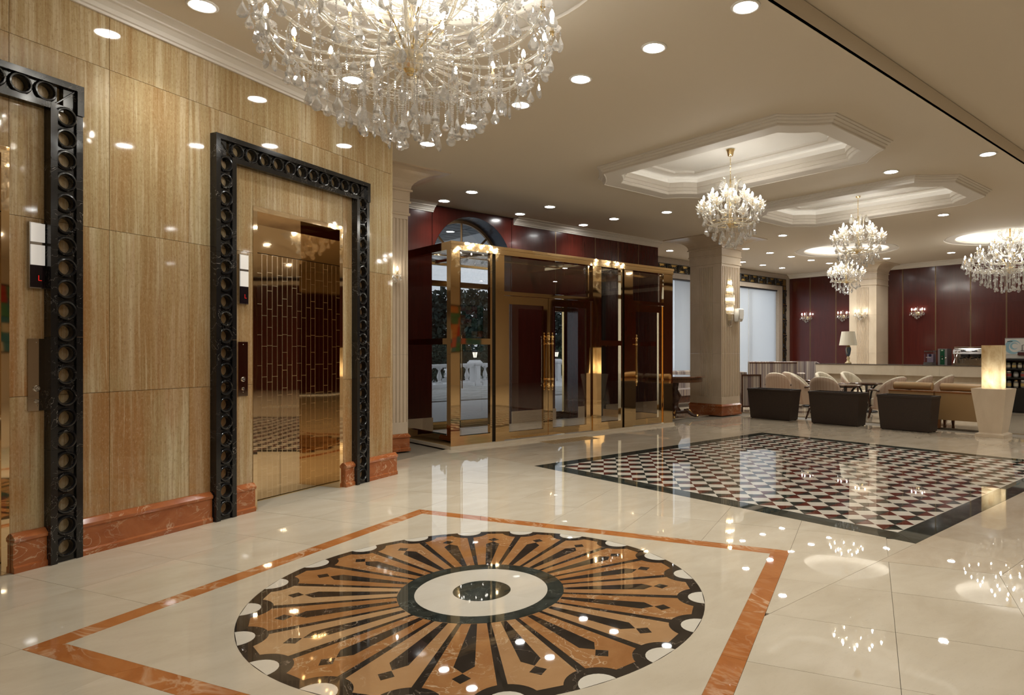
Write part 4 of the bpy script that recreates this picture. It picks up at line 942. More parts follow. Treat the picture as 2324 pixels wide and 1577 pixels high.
def arm_mesh(r_in, z_in, r_out, z_out, dip, rad, tw=.012):
    pts = bez([(r_in,0,z_in), (r_in+(r_out-r_in)*.45,0,z_in-dip*.3), (r_out-(r_out-r_in)*.12,0,z_out-dip*1.5), (r_out,0,z_out)], 14)
    mb = MB().tube(pts, rad, 6)
    return mb
def place_arm(t, mesh, ang, r_out, z_out, cup, flame=None):
    a = O('glass_arm', mesh, None, t, (0,0,0), ang)
    O('drip_dish' if cup is DISH else 'flower_cup', cup, None, a, (r_out, 0, z_out))
    O('candle_sleeve', CANDLE, None, a, (r_out, 0, z_out+.004))
    O('bulb', flame or FLAME, None, a, (r_out, 0, z_out+.084))
    O('arm_cup', CUP, None, a, (r_out, 0, z_out))
    return a
HOOK = []
def hang(t, x, y, z, nb, pend, big=True, yaw=0.0):
    me = CH[(nb, big)] if (nb, big) in CH else CH.setdefault((nb, big), chain_mesh(nb, .0078 if big else .005, .0145 if big else .0105))
    s = O('bead_string', me, None, t, (x, y, z), yaw)
    O('crystal_drop' if pend is not FLAT else 'pear_pendant', pend, None, s, (0, 0, -nb*(.0145 if big else .0105)))
CH = {}
def big_chandelier(cx, cy, label):
    """origin at the ceiling tray; local z measured from the lobby ceiling"""
    t = thing('grand_chandelier', label, 'chandelier', (cx, cy, 0), 0, 'grand tiered crystal chandeliers')
    O('stem', MB().lathe([(.02,3.28),(.024,3.4),(.016,3.6),(.03,3.62),(.016,3.66),(.018,4.0),(.04,4.02),(.018,4.06),(.018,4.24)], 12), CHANG, t, smooth=True)
    O('stem_glass', MB().lathe([(.05,3.34),(.06,3.38),(.035,3.5),(.05,3.58),(.055,3.62),(.035,3.66),(.03,3.9),(.05,3.98),(.02,4.02)], 12), CRYS, t)
    O('ceiling_rose', MB().lathe([(.09,4.285),(.09,4.27),(.05,4.25),(.02,4.22)], 16), CHANG, t)
    O('gilded_bowl', MB().lathe([(.0,3.20),(.02,3.205),(.05,3.245),(.078,3.27),(.085,3.33),(.07,3.345),(.03,3.34)], 16), CHANG, t)
    O('hub_dish', MB().lathe([(.06,3.23),(.13,3.26),(.16,3.30),(.15,3.31)], 18, cap=False), CRYS, t)
    for n, ri, zi, ro, zo, dip, ph in ((18,.08,3.31,.90,3.50,.20,0), (12,.05,3.45,.64,3.72,.16,.2), (8,.04,3.62,.36,3.92,.14,.1)):
        me = meshof(arm_mesh(ri, zi, ro, zo, dip, .0105), 'glass_arm', CRYSW, True)
        for i in range(n): place_arm(t, me, ph+2*PI*i/n, ro, zo, DISH)
        for i in range(n):
            a0 = ph+2*PI*i/n; a1 = ph+2*PI*(i+1)/n
            O('bead_garland', garland((ro*cos(a0),ro*sin(a0),zo-.01), (ro*cos(a1),ro*sin(a1),zo-.01), .10, .0072, 20), CRYS, t)
            O('bead_garland', garland((ro*cos(a0),ro*sin(a0),zo-.01), (ro*.45*cos(a0),ro*.45*sin(a0),zo+.16 if ro > .5 else zo+.1), .08, .0062, 18), CRYS, t)
            for k_ in range(4):
                aa = a0+2*PI*k_/4+.4; rr = .058
                x, y = ro*cos(a0)+rr*cos(aa), ro*sin(a0)+rr*sin(aa)
                hang(t, x, y, zo+.012, (2, 4, 1, 5)[k_], FLAT if k_ % 2 == 0 else DROP, True, rng.uniform(0, 6))
    for i in range(6):   # gilded lamp holders rising from the bowl
        a = 2*PI*i/6+.3; o = O('inner_lamp_holder', MB().tube(bez([(.03,0,3.33),(.06,0,3.36),(.07,0,3.40),(.15,0,3.50)], 8), .006, 6).tube([(.15,0,3.50),(.19,0,3.56)], .014, 8), CHANG, t, (0,0,0), a)
        O('bulb', FLAME, None, o, (.192,0,3.562), (0, radians(33), 0))
    for n, rr, z, nb, ph in ((34,.86,3.36,5,0), (30,.72,3.33,11,.1), (26,.58,3.30,16,.05), (22,.44,3.27,20,.12), (16,.30,3.24,23,0), (10,.17,3.22,24,.2), (4,.05,3.20,24,0)):
        O('hanging_ring', MB().loops([[(( rr+d)*cos(2*PI*i/40), (rr+d)*sin(2*PI*i/40), z+e) for i in range(40)] for d, e in ((-.003,0),(0,.003),(.003,0),(0,-.003),(-.003,0))]), CRYSW, t)
        for i in range(n):
            a = ph+2*PI*i/n+rng.uniform(-.02,.02); nn = max(1, nb-rng.choice((0,0,2,3,5)))
            hang(t, rr*cos(a), rr*sin(a), z, nn, FLAT if i % 3 else DROP, True, rng.uniform(0, 6))
        if rr > .25:
            for i in range(n//2):
                a0 = ph+2*PI*i/(n//2); a1 = ph+2*PI*(i+1)/(n//2)
                O('bead_garland', garland((rr*cos(a0),rr*sin(a0),z), (rr*cos(a1),rr*sin(a1),z), .07, .0058, 14), CRYS, t)
    for i in range(10):   # upper scrolls
        a = 2*PI*i/10; O('scroll_arm', MB().tube(bez([(.03,0,3.95),(.20,0,3.98),(.30,0,4.16),(.20,0,4.19)], 10), .009, 6), CRYSW, t, (0,0,0), a)
        hang(t, .21*cos(a), .21*sin(a), 4.185, 1, FLAT, True, a)
    return t
g1 = big_chandelier(2.055, 3.885, 'huge tiered crystal chandelier hanging above the medallion, cut by the top edge')
g2 = copy_tree(g1); g2.location = (17.3, 4.66, 0); g2['label'] = 'tiered crystal chandelier under the round tray at the right edge'
def small_chandelier(cx, cy, ztop, label, chain):
    t = thing('crystal_chandelier', label, 'chandelier', (cx, cy, 0), 0, 'smaller candle chandeliers of the lounge')
    if chain:
        O('canopy', MB().lathe([(.022,ztop-.095),(.035,ztop-.09),(.05,ztop-.02),(.06,ztop-.01),(.06,ztop)], 16), CHANG, t, smooth=True)
        c_ = MB(); z = 3.80
        while z < ztop-.1:
            q = int(z*100) % 2
            c_.tube([(.007*cos(a) if (int((z-3.8)/.024+.5)) % 2 else 0, 0 if (int((z-3.8)/.024+.5)) % 2 else .007*cos(a), z+.016*sin(a)) for a in [2*PI*k_/8 for k_ in range(9)]], .0025, 4, False); z += .024
        O('chain', c_, CHANG, t)
    O('stem', MB().lathe([(.0,3.16),(.03,3.17),(.05,3.20),(.055,3.235),(.02,3.26),(.014,3.5),(.02,3.55),(.012,3.6),(.012,3.82)], 12), CHANG, t, smooth=True)
    O('stem_glass', MB().lathe([(.03,3.28),(.05,3.34),(.03,3.42),(.045,3.50),(.05,3.54),(.03,3.58),(.03,3.68),(.045,3.72),(.02,3.76)], 12), CRYSW, t)
    O('hub_dish', MB().lathe([(.03,3.20),(.09,3.225),(.11,3.26),(.105,3.262)], 18, cap=False), CRYS, t)
    for n, ri, zi, ro, zo, dip, ph in ((10,.05,3.24,.40,3.43,.20,.15), (6,.03,3.40,.25,3.56,.13,.4)):
        me = meshof(arm_mesh(ri, zi, ro, zo, dip, .009), 'glass_arm', CRYSW, True)
        for i in range(n):
            a = ph+2*PI*i/n; ar = place_arm(t, me, a, ro, zo+.0, FLOWER, FLAMEW)
            O('lower_flower', FLOWER, None, ar, (ro, 0, zo-.045))
            for k_ in range(4):
                aa = a+2*PI*k_/4+.7; hang(t, ro*cos(a)+.062*cos(aa), ro*sin(a)+.062*sin(aa), zo-.0, (1,3,2,4)[k_], DROPS, False, aa)
            hang(t, ro*.93*cos(a), ro*.93*sin(a), zo-.12, 3, DROP, False, a)
            a1 = ph+2*PI*(i+1)/n
            O('bead_garland', garland((ro*cos(a),ro*sin(a),zo-.03), (ro*cos(a1),ro*sin(a1),zo-.03), .07, .0045, 16), CRYS, t)
    for n, rr, z, nb in ((14,.33,3.22,8), (12,.24,3.20,13), (8,.15,3.19,17), (5,.06,3.17,20)):
        for i in range(n):
            a = 2*PI*i/n+.1*n; hang(t, rr*cos(a), rr*sin(a), z, max(1, nb-rng.choice((0,1,3))), DROP if i % 2 else FLAT, False, rng.uniform(0,6))
        O('hanging_ring', MB().loops([[((rr+d)*cos(2*PI*i/32), (rr+d)*sin(2*PI*i/32), z+e) for i in range(32)] for d, e in ((-.003,0),(0,.003),(.003,0),(0,-.003),(-.003,0))]), CHANG, t)
    for i in range(5):
        a = 2*PI*i/5+.5; O('crown_scroll', MB().tube(bez([(.02,0,3.58),(.14,0,3.60),(.03,0,3.80),(.145,0,3.83)], 12), [.016]*6+[.014]*4+[.012]*3, 6), CRYSW, t, (0,0,0), a)
        hang(t, .145*cos(a), .145*sin(a), 3.825, 1, FLAT, False, a)
    return t
s1 = small_chandelier(7.72, 5.45, ZC+.185, 'small candle chandelier in the nearer octagonal coffer', True)
s2 = copy_tree(s1); s2.location = (11.47, 5.42, 0); s2.rotation_euler.z = .9; s2['label'] = 'small candle chandelier in the farther octagonal coffer'
s3 = copy_tree(s1); s3.location = (16.62, 8.17, .04); s3.rotation_euler.z = 1.7; s3['label'] = 'small candle chandelier farthest back, in front of the pilaster'
# candle wall sconces
def wall_sconce(x, y, z, rot, label):
    t = thing('candle_sconce', label, 'sconce', (x, y, z), rot, 'crystal candle sconces')
    O('wall_plate', MB().lathe([(.0,.0),(.05,.002),(.055,.012),(.02,.02),(0,.02)], 14), CHANG, t, (0,0,0), (PI/2,0,0))
    O('top_scroll', MB().tube(bez([(0,-.02,0),(0,-.08,.10),(.0,-.02,.16),(0,-.05,.20)], 8), .008, 6), CRYSW, t)
    me = meshof(arm_mesh(.0, .0, .17, .02, .12, .008), 'glass_arm', CRYSW, True)
    for a in (-150, -90, -30):
        ar = place_arm(t, me, radians(a), .17, .02, DISH, FLAMES)
        for k_ in range(5):
            aa = 2*PI*k_/5; hang(t, .17*cos(radians(a))+.055*cos(aa), .17*sin(radians(a))+.055*sin(aa), .035, (1,3)[k_ % 2], DROPS, False, aa)
    hang(t, 0, -.09, -.04, 4, DROP, False); hang(t, .05, -.07, -.03, 2, DROP, False); hang(t, -.05, -.07, -.03, 2, DROP, False)
    return t
w1 = wall_sconce(XB-.032, 11.46, 2.56, -PI/2, 'crystal candle sconce on the purple red panel nearest the blinds')
for y, x, lb, z in ((10.20, XB-.032, 'crystal candle sconce left of the lounge pilaster', 2.56), (9.25, 19.798, 'crystal candle sconce on the lounge pilaster', 2.54), (7.915, XB-.032, 'crystal candle sconce on the red wall right of the pilaster', 2.56)):
    o = copy_tree(w1); o.location = (x, y, z); o['label'] = lb
o = copy_tree(w1); o.location = (4.33, 8.938, 2.50); o.rotation_euler.z = 0; o['label'] = 'crystal candle sconce half hidden behind the lift wall corner'
# tall tiered crystal sconce on the square column
t = thing('tiered_crystal_sconce', 'tall tiered crystal rod sconce glowing on the square column', 'sconce', (12.70, 8.998, 0))
ROD = meshof(MB().lathe([(0,0),(.0075,.006),(.0075,.094),(0,.1)], 5), 'crystal_rod', CRYSW)
for z0, z1, r in ((2.955,3.08,.065), (2.76,2.945,.115), (2.52,2.75,.155), (2.315,2.51,.125), (2.17,2.305,.085), (2.03,2.165,.062)):
    O('gilt_band', MB().loops([[(r_*cos(PI+PI*i/16), .62*r_*sin(PI+PI*i/16), z) for i in range(17)] for r_, z in ((r-.008,z1-.012),(r+.004,z1-.012),(r+.004,z1),(r-.008,z1))], False).box(-r, r, -.004, -.001, z0, z1), CHANG, t)
    n = max(7, int(r*105))
    for i in range(n):
        a = PI+PI*(i+.5)/n; o = O('crystal_rod', ROD, None, t, (r*cos(a), .62*r*sin(a), z0)); o.scale = (1, 1, (z1-z0-.012)/.1)
    for i in range(n): 
        a = PI+PI*(i+.5)/n; o = O('rod_bead', DROPS, None, t, (r*cos(a), .62*r*sin(a), z0+.01)); o.scale = (.5, .5, .5)
    if z0 > 2.2:
        for dx_ in ((-.085, -.03, .03, .085) if r > .14 else (-.06, 0, .06) if r > .1 else (-.02, .02)): O('bulb', FLAMES, None, t, (dx_, -.035, (z0+z1)/2-.03))
t = thing('wall_speaker', 'small white wall speaker beside the tall crystal sconce', 'speaker', (12.96, 8.998, 2.13))
O('speaker_body', MB().loops([[(-a,-.02,z),(a,-.02,z),(a,-b_,z),(-a,-b_,z)] for a, b_, z in ((.085,.09,0),(.09,.12,.02),(.10,.15,.15),(.10,.145,.28),(.095,.12,.30))], True, True, True), WHITEP, t)
O('speaker_grille', MB().box(-.075,.075,-.156,-.146,.06,.26), WHITEP, t); O('badge', MB().box(.03,.05,-.125,-.118,.025,.035), IRON, t); O('bracket', MB().box(-.03,.03,-.022,0,.08,.2), WHITEP, t)
# ---------------------------------------------------------------- lounge furniture
# wicker planters
def planter(y1, y0, label):
    yc = (y0+y1)/2; hy = (y1-y0)/2-.02; hx = .165
    t = thing('wicker_planter', label, 'planter', (12.70, yc, 0), 0, 'dark wicker trough planters')
    lo = lambda a, z: [(-hx-a,-hy-a,z),(hx+a,-hy-a,z),(hx+a,hy+a,z),(-hx-a,hy+a,z)]
    o = O('woven_body', MB().loops([lo(0,.012), lo(.045,.62)], True, True, False), WICK, t); uv_box(o.data)
    o = O('rim', MB().loops([lo(.045,.60), lo(.052,.605), lo(.052,.648), lo(.02,.648), lo(.015,.58)]), WICK, t); uv_box(o.data)
    O('liner', MB().loops([lo(.015,.58), lo(.0,.50)], True, False, True), IRON, t)
    for sx in (-1, 1):
        for sy in (-1, 1): O('foot', MB().box(sx*(hx-.03)-.015, sx*(hx-.03)+.015, sy*(hy-.03)-.015, sy*(hy-.03)+.015, 0, .014), IRON, t)
planter(8.345, 7.365, 'dark wicker trough planter beside the square column')
planter(6.905, 5.915, 'dark wicker trough planter, middle of the three')
planter(5.515, 4.60, 'dark wicker trough planter in front of the tan armchairs')
# glowing onyx lamp in a stone pot
t = thing('onyx_floor_lamp', 'glowing onyx block lamp in a tapered beige stone pot', 'lamp', (12.83, 3.70, 0))
def sq4(a, b_, z): return [(-a,-b_,z),(a,-b_,z),(a,b_,z),(-a,b_,z)]
O('pot', MB().loops([sq4(.235,.215,0),sq4(.235,.215,.055),sq4(.19,.17,.075),sq4(.19,.17,.09),sq4(.285,.262,.80),sq4(.285,.262,.82),sq4(.15,.148,.82)], True, True, True), LIME, t)
O('onyx_block', MB().box(-.145,.145,-.143,.143,.821,1.552), ONYX, t)
O('light_tube', MB().tube([(0,0,.84),(0,0,1.12)], .035, 10), emit('warm_tube', (1,.90,.72), 13), t)
# stone bar counter
t = thing('bar_counter', 'long beige stone bar counter with overhanging dark top', 'counter', (17.3, 0, 0))
yj = [9.38, 8.30, 7.23, 6.155, 5.05]
for i in range(4):
    O('front_slab', MB().box(0, .06, yj[i+1]+.0015, yj[i]-.0015, .845, 1.095), LIMEP, t)
    O('lower_slab', MB().box(.16, .22, yj[i+1]+.0015, yj[i]-.0015 if i else yj[i]-.1, .08, .845), LIMEP, t)
O('counter_end', MB().box(.06, .66, 9.32, 9.38, .845, 1.095), LIMEP, t); O('lower_end', MB().box(.2, .6, 9.22, 9.28, 0, .845), LIMEP, t)
O('counter_core', MB().box(.06, .66, 5.05, 9.32, .845, 1.095).box(.22, .6, 5.05, 9.22, 0, .845), LIMEP, t)
O('kick_plate', MB().box(.2, .22, 5.05, 9.28, 0, .08), DARKW, t)
O('dark_top', MB().box(-.012, .68, 5.05, 9.392, 1.095, 1.115), DARKTOP, t)
CT = 1.115
def lathe_thing(name, prof, m, parent, loc=(0,0,0), n=20): return O(name, MB().lathe(prof, n), m, parent, loc, 0, True)
t = thing('table_lamp', 'table lamp with cream drum shade and blue urn base on the counter', 'lamp', (17.62, 8.60, CT))
lathe_thing('urn_body', [(.0,.20),(.035,.21),(.055,.26),(.075,.38),(.07,.44),(.03,.46),(0,.46)], simple('blue_glaze', (.07,.10,.13), .3), t)
lathe_thing('gilt_foot', [(.085,0),(.085,.03),(.05,.05),(.03,.10),(.045,.15),(.025,.20)], simple('ivory_gilt', (.50,.38,.20), .4), t)
lathe_thing('neck', [(.045,.44),(.055,.47),(.02,.52),(.03,.55),(.012,.58),(.008,.66)], simple('old_gilt', (.32,.22,.10), .4, .4), t)
for s in (-1, 1): O('urn_handle', MB().tube(bez([(s*.05,0,.27),(s*.13,0,.33),(s*.12,0,.47),(s*.05,0,.43)], 10), .012, 6), simple('ivory', (.52,.44,.32), .4), t)
O('lamp_shade', MB().lathe([(.235,.50),(.17,.875),(.165,.873),(.23,.50),(.235,.50)], 32, cap=False), simple('shade_linen', (.62,.56,.44), .8), t)
# machines on the counter
t = thing('juice_dispenser', 'clear covered dispenser with pale purple front on the counter', 'dispenser', (17.45, 6.43, CT))
O('base_tray', MB().box(-.11,.3,-.11,.11,0,.065).box(-.125,-.10,-.07,.07,.015,.05), STEELM, t); O('purple_front', MB().box(-.03,.14,-.085,.055,.07,.27), simple('pale_purple', (.24,.19,.27), .4), t)
O('clear_cover', MB().box(-.08,.28,-.11,.11,.065,.36), GLASSO, t); O('lid_band', MB().box(-.075,.27,-.105,.105,.325,.345), STEELM, t)
O('oval_badge', MB().lathe([(0,0),(.035,0),(.03,.005),(0,.005)], 20), simple('navy_badge', (.01,.012,.05), .3), t, (-.031,-.015,.235), (0,-PI/2,0)); O('white_bar', MB().box(-.045,-.03,-.04,.075,.18,.192), WHITEP, t)
t = thing('coffee_grinder', 'silver and green boxy drink machine on the counter', 'machine', (17.45, 6.14, CT))
O('body', MB().box(0,.30,-.105,.105,0,.40), simple('grey_steel', (.28,.27,.28), .3, .6), t)
O('green_panel', MB().box(-.006,0,-.05,.055,.01,.385), simple('deep_green', (.008,.07,.03), .25), t)
O('top_mark', MB().box(-.009,-.006,-.02,.03,.345,.372), simple('pale_print', (.4,.5,.42), .4), t); O('coin_button', MB().lathe([(.012,0),(.012,.01),(0,.012)], 12), WHITEP, t, (-.006,.0,.15), (0,-PI/2,0))
O('side_knob', MB().lathe([(.018,0),(.018,.02),(0,.025)], 12), STEELM, t, (0,-.075,.17), (0,-PI/2,0)); O('spout', MB().box(-.03,0,-.02,.02,.20,.225), STEELM, t)
t = thing('espresso_machine', 'chrome two group espresso machine on the counter behind the onyx lamp', 'coffee machine', (17.45, 5.55, CT+.001))
O('drip_tray', MB().box(-.08,.42,-.33,.33,.0,.055), STEELM, t); O('back_body', MB().box(.14,.42,-.31,.31,.056,.27), STEELM, t)
O('head_unit', MB().loops([[(-.07,y,.27),(.42,y,.27),(.42,y,.40),(.02,y,.405),(-.06,y,.36)] for y in (-.33,.33)], True, True, True), STEELM, t)
O('top_rail', MB().tube([(.0,-.32,.43),(.0,.32,.43)], .012, 8).tube([(0,-.32,.4),(0,-.32,.43)], .008, 6).tube([(0,.32,.4),(0,.32,.43)], .008, 6), STEELM, t)
O('side_frame', MB().tube([(-.05,.31,.02),(.02,.31,.15),(-.05,.31,.28)], .018, 8).tube([(-.05,-.31,.02),(.02,-.31,.15),(-.05,-.31,.28)], .018, 8), STEELM, t)
for y in (.10, -.14):
    O('group_head', MB().box(-.06,.10,y-.06,y+.06,.20,.275), IRON, t); O('keypad', MB().box(-.078,-.06,y-.055,y+.06,.33,.36), DISPLAY, t)
    ph_ = O('portafilter', MB().tube([(-.0,y,.185),(-.11,y+.06,.165)], [.012,.016], 8).lathe([(.03,.17),(.034,.2)], 12, (0,y,0)), IRON, t); O('twin_spout', MB().tube([(0,y,.17),(0,y-.02,.13)], .006, 5).tube([(0,y,.17),(0,y+.02,.13)], .006, 5), STEELM, ph_)
for y in (.27, .20): O('steam_knob', MB().lathe([(.022,0),(.022,.03),(0,.04)], 12), STEELM, t, (-.06,y,.335), (0,-PI/2,0))
O('steam_wand', MB().tube([(-.04,.24,.28),(-.07,.25,.2),(-.06,.25,.06)], .007, 6), STEELM, t)
# jar shelf with boxed display on top
t = thing('jar_shelf', 'dark shelving unit of jars right of the onyx lamp', 'shelf', (18.15, 0, 0)); sy0, sy1 = 3.3, 5.03
O('cabinet', MB().box(0,.5,sy0,sy1,.05,.56), IRON, t); O('plinth', MB().box(.03,.5,sy0,sy1,0,.05), IRON, t); O('back_panel', MB().box(.44,.5,sy0,sy1,.56,1.27), DARKW, t)
for z in (.56, .80, 1.015, 1.235): O('shelf_board', MB().box(0,.46,sy0,sy1,z,z+.03), IRON, t)
for y in (sy0, sy1-.03): O('side_panel', MB().box(0,.46,y,y+.03,.56,1.265), IRON, t)
jar = None; ji = 0
JM = [simple('jar_label_cream', (.45,.40,.30), .6), simple('jar_label_red', (.28,.03,.02), .5), simple('jar_label_gold', (.38,.26,.08), .5), simple('jar_label_grey', (.35,.34,.33), .5)]
JG = simple('jar_glass', (.16,.15,.13), .12)
for r_, (z, jh, jr, n, nm) in enumerate(((1.046,.135,.045,12,'upper'), (.831,.15,.052,11,'middle'), (.591,.18,.05,11,'lower'))):
    pos = [4.94-i*.118 if r_ == 0 else 4.93-i*.145 for i in range(n)]
    for i, y in enumerate(pos):
        j = thing('jar', ('small jar %s on the %s shelf of jars' % ('first second third fourth fifth sixth seventh eighth ninth tenth eleventh twelfth thirteenth'.split()[i], nm)), 'jar', (18.22, y, z), 0, 'jars on the dark shelf')
        O('jar_body', MB().lathe([(jr*.9,0),(jr,.01),(jr,jh*.75),(jr*.75,jh*.86)], 12), JG, j); O('jar_lid', MB().lathe([(jr*.8,jh*.86),(jr*.8,jh),(0,jh)], 12), (CHANG, WHITEP, IRON)[(i+r_) % 3] if r_ else simple('olive_lid', (.16,.15,.05), .4), j)
        O('jar_label', MB().lathe([(jr+.002,jh*.2),(jr+.002,jh*.6)], 12, cap=False), JM[(i*2+r_) % 4], j)
t = thing('drink_dispenser', 'white boxed drink machine with pale blue swirl on the jar shelf', 'machine', (18.2, 4.55, 1.275))
O('casing', MB().box(0,.4,-.42,.46,0,.49), simple('machine_grey', (.33,.33,.32), .35), t); O('white_front', MB().box(-.006,0,-.41,.45,.10,.47), simple('machine_white', (.60,.59,.56), .3), t)
O('lower_front', MB().box(-.007,0,-.41,.45,.012,.09), simple('machine_white_low', (.5,.49,.46), .3), t)
def crescent(r0, r1, off, a0, a1, n=22):
    o_ = [(r0*cos(a0+(a1-a0)*i/n), r0*sin(a0+(a1-a0)*i/n)) for i in range(n+1)]; i_ = [(off+r1*cos(a0+(a1-a0)*i/n), r1*sin(a0+(a1-a0)*i/n)) for i in range(n+1)]
    m = MB(); k_ = len(o_)
    m.add([(-.0075, -p[0], p[1]) for p in o_]+[(-.0075, -p[0], p[1]) for p in i_], [(i, i+1, k_+i+1, k_+i) for i in range(n)]); return m
O('swirl', crescent(.17,.125,.04,.5,5.6), simple('swirl_blue', (.25,.42,.50), .4), t, (0,.29,.28)); O('swirl', crescent(.085,.06,.02,.5,5.6), bpy.data.materials['swirl_blue'], t, (0,.27,.30))
O('drip_shelf', MB().box(-.07,-.006,-.41,.18,.08,.11).box(-.07,-.06,-.41,.18,.11,.155), simple('maroon_tray', (.06,.012,.012), .3), t)
O('spout_bank', MB().tube([(-.02,.1,.2),(-.02,.1,.32),(-.02,.0,.34)], .006, 5).tube([(-.02,.03,.2),(-.02,.03,.3)], .006, 5).tube([(-.02,.13,.19),(-.02,-.1,.19)], .005, 5), IRON, t)
O('script_mark', MB().tube([(-.007,-.12+.012*cos(q*.9), .41+.022*sin(q*.9)-.0015*q) for q in range(14)], .003, 4).tube([(-.007,-.16+.01*q, .36) for q in range(9)], .0025, 4), IRON, t)
O('name_bar', MB().box(-.009,-.006,.30,.41,.405,.42), IRON, t)
# tub chairs
def tub_shell(r, th, side):
    rows = 8; cols = 22; ls = []
    def h(a): 
        q = abs(a)/radians(118); return .40+.50*max(0, 1-q**2.3)+.0
    def P(a, z, rr):
        lean = 1+.20*max(0, (z-.3))/.6*(cos(a) > -2); x = rr*sin(a)*(.92+.12*(z-.2)); y = -rr*cos(a)*lean*1.0
        return (x, y+.02, z)
    A = [radians(-118+236*i/cols) for i in range(cols+1)]
    mb = MB(); prof = []
    for a in A:
        zt = h(a); loop = []
        for k_ in range(rows+1): loop.append(P(a, .20+(zt-.20)*k_/rows, r))
        loop.append(P(a, zt+.022, r-th*.5))
        for k_ in range(rows, -1, -1): loop.append(P(a, max(.36, .20+(zt-.20)*k_/rows) if True else 0, r-th))
        prof.append(loop)
    n = len(prof[0])
    mb.v = [p for l in prof for p in l]
    for i in range(cols):
        for k_ in range(n-1):
            a = i*n+k_; fl = 0; mb.f.append((a, a+1, a+n+1, a+n))
    mb.f.append(tuple(range(n))); mb.f.append(tuple(range(cols*n, cols*n+n)))
    return mb, n, rows, cols
mb, n_, rows_, cols_ = tub_shell(.325, .075, 0)
TUB = mb.mesh('backrest', True); TUB.materials.append(CHAIRO); TUB.materials.append(CHAIRI)
for p in TUB.polygons:
    c_ = p.center; r_ = hypot(c_.x, c_.y)
    nrm = p.normal; p.material_index = 1 if (nrm.x*c_.x+nrm.y*(c_.y)) < 0 and len(p.vertices) == 4 or nrm.z > .6 else 0
def round_slab(hw, hd, z0, z1, r=.05, off=0):
    pts = []
    for (sx, sy, a0) in ((1,1,0),(-1,1,90),(-1,-1,180),(1,-1,270)):
        for i in range(5):
            a = radians(a0+90*i/4); pts.append((sx*(hw-r)+r*cos(a), off+sy*(hd-r)+r*sin(a)))
    sc = lambda k_, z: [(x*k_, off+(y-off)*k_, z) for x, y in pts]
    return MB().loops([sc(.96,z0), sc(1,z0+.015), sc(1,z1-.03), sc(.95,z1-.008), sc(.8,z1)], True, True, True)
def leg_mesh(sx, sy, z1=.24, spl=.06):
    return MB().loops([[(sx*(.25+spl*(1-t_))+dx_*w_, sy*(.24+spl*(1-t_)*(1.6 if sy < 0 else .4))+dy_*w_, t_*z1) for dx_, dy_ in ((-1,-1),(1,-1),(1,1),(-1,1))] for t_, w_ in ((0,.013),(.5,.017),(1,.024))], True, True, True)
def tub_chair(x, y, face, label):
    """face = direction the sitter looks, measured from +X in degrees"""
    t = thing('tub_chair', label, 'chair', (x, y, 0), radians(face-90), 'striped fabric tub chairs')
    O('backrest', TUB, None, t)
    O('seat', round_slab(.25, .27, .28, .44, .09, .03), CHAIRI, t, smooth=False)
    O('seat_rail', round_slab(.28, .28, .21, .285, .10, .0), CHAIRO, t)
    for s in (-1, 1):
        O('armrest', MB().tube(bez([(s*.315,-.02,.60),(s*.33,.10,.635),(s*.32,.24,.635),(s*.285,.285,.60)], 10)+[Vector((s*.28,.285,.45)), Vector((s*.275,.275,.24))], [.02]*6+[.024]*5+[.022,.02], 8), DARKW, t, smooth=True)
        for q in (-1, 1): O('leg', leg_mesh(s, q), DARKW, t)
    return t
ch = tub_chair(13.50, 7.10, 12, 'striped tub chair with its back to the gap between two planters')
def chair_copy(x, y, face, label):
    c_ = copy_tree(ch); c_.location = (x, y, 0); c_.rotation_euler.z = radians(face-90); c_['label'] = label
chair_copy(15.05, 9.18, 15, 'tub chair seen from behind, first right of the striped wooden armchair')
chair_copy(15.86, 9.16, -20, 'tub chair seen from behind, second right of the striped wooden armchair')
chair_copy(14.72, 8.22, -65, 'tub chair whose pale inner back shows behind the planter by the column')
chair_copy(16.08, 8.34, -100, 'pale fronted tub chair under the counter, left of the pair')
chair_copy(16.88, 8.06, -100, 'pale fronted tub chair under the counter, right of the pair')
chair_copy(14.55, 6.20, 75, 'tub chair turned sideways next to the tan armchairs')
chair_copy(15.62, 6.08, 95, 'tub chair top peeping over the left tan bolster, left one')
chair_copy(16.38, 5.90, 95, 'tub chair top peeping over the left tan bolster, right one')
def cafe_table(x, y, label, h=.70, r=.36):
    t = thing('cafe_table', label, 'table', (x, y, 0), .4, 'round dark lounge tables')
    O('table_top', MB().lathe([(r-.03,h-.035),(r,h-.03),(r,h-.008),(r-.01,h),(0,h)], 36), DARKW, t)
    for k_ in range(4): O('curved_leg', MB().tube(bez([(.24,0,h-.04),(.10,0,h-.1),(.04,0,.3),(.13,0,.09)], 10)+[Vector((.05,0,.06))], .022, 8), IRON, t, (0,0,0), PI/2*k_)
    O('foot_plate', MB().lathe([(.25,0),(.25,.02),(.22,.035),(.05,.045),(0,.045)], 28), IRON, t); O('apron_ring', MB().lathe([(.20,h-.06),(.25,h-.06),(.25,h-.035),(.2,h-.035)], 28, cap=False), IRON, t)
cafe_table(14.50, 7.15, 'round dark table in front of the nearest tub chair')
cafe_table(15.85, 7.28, 'round dark table below the counter joint, farther back')
cafe_table(16.4, 9.0, 'round dark table hidden behind the two rear tub chairs')
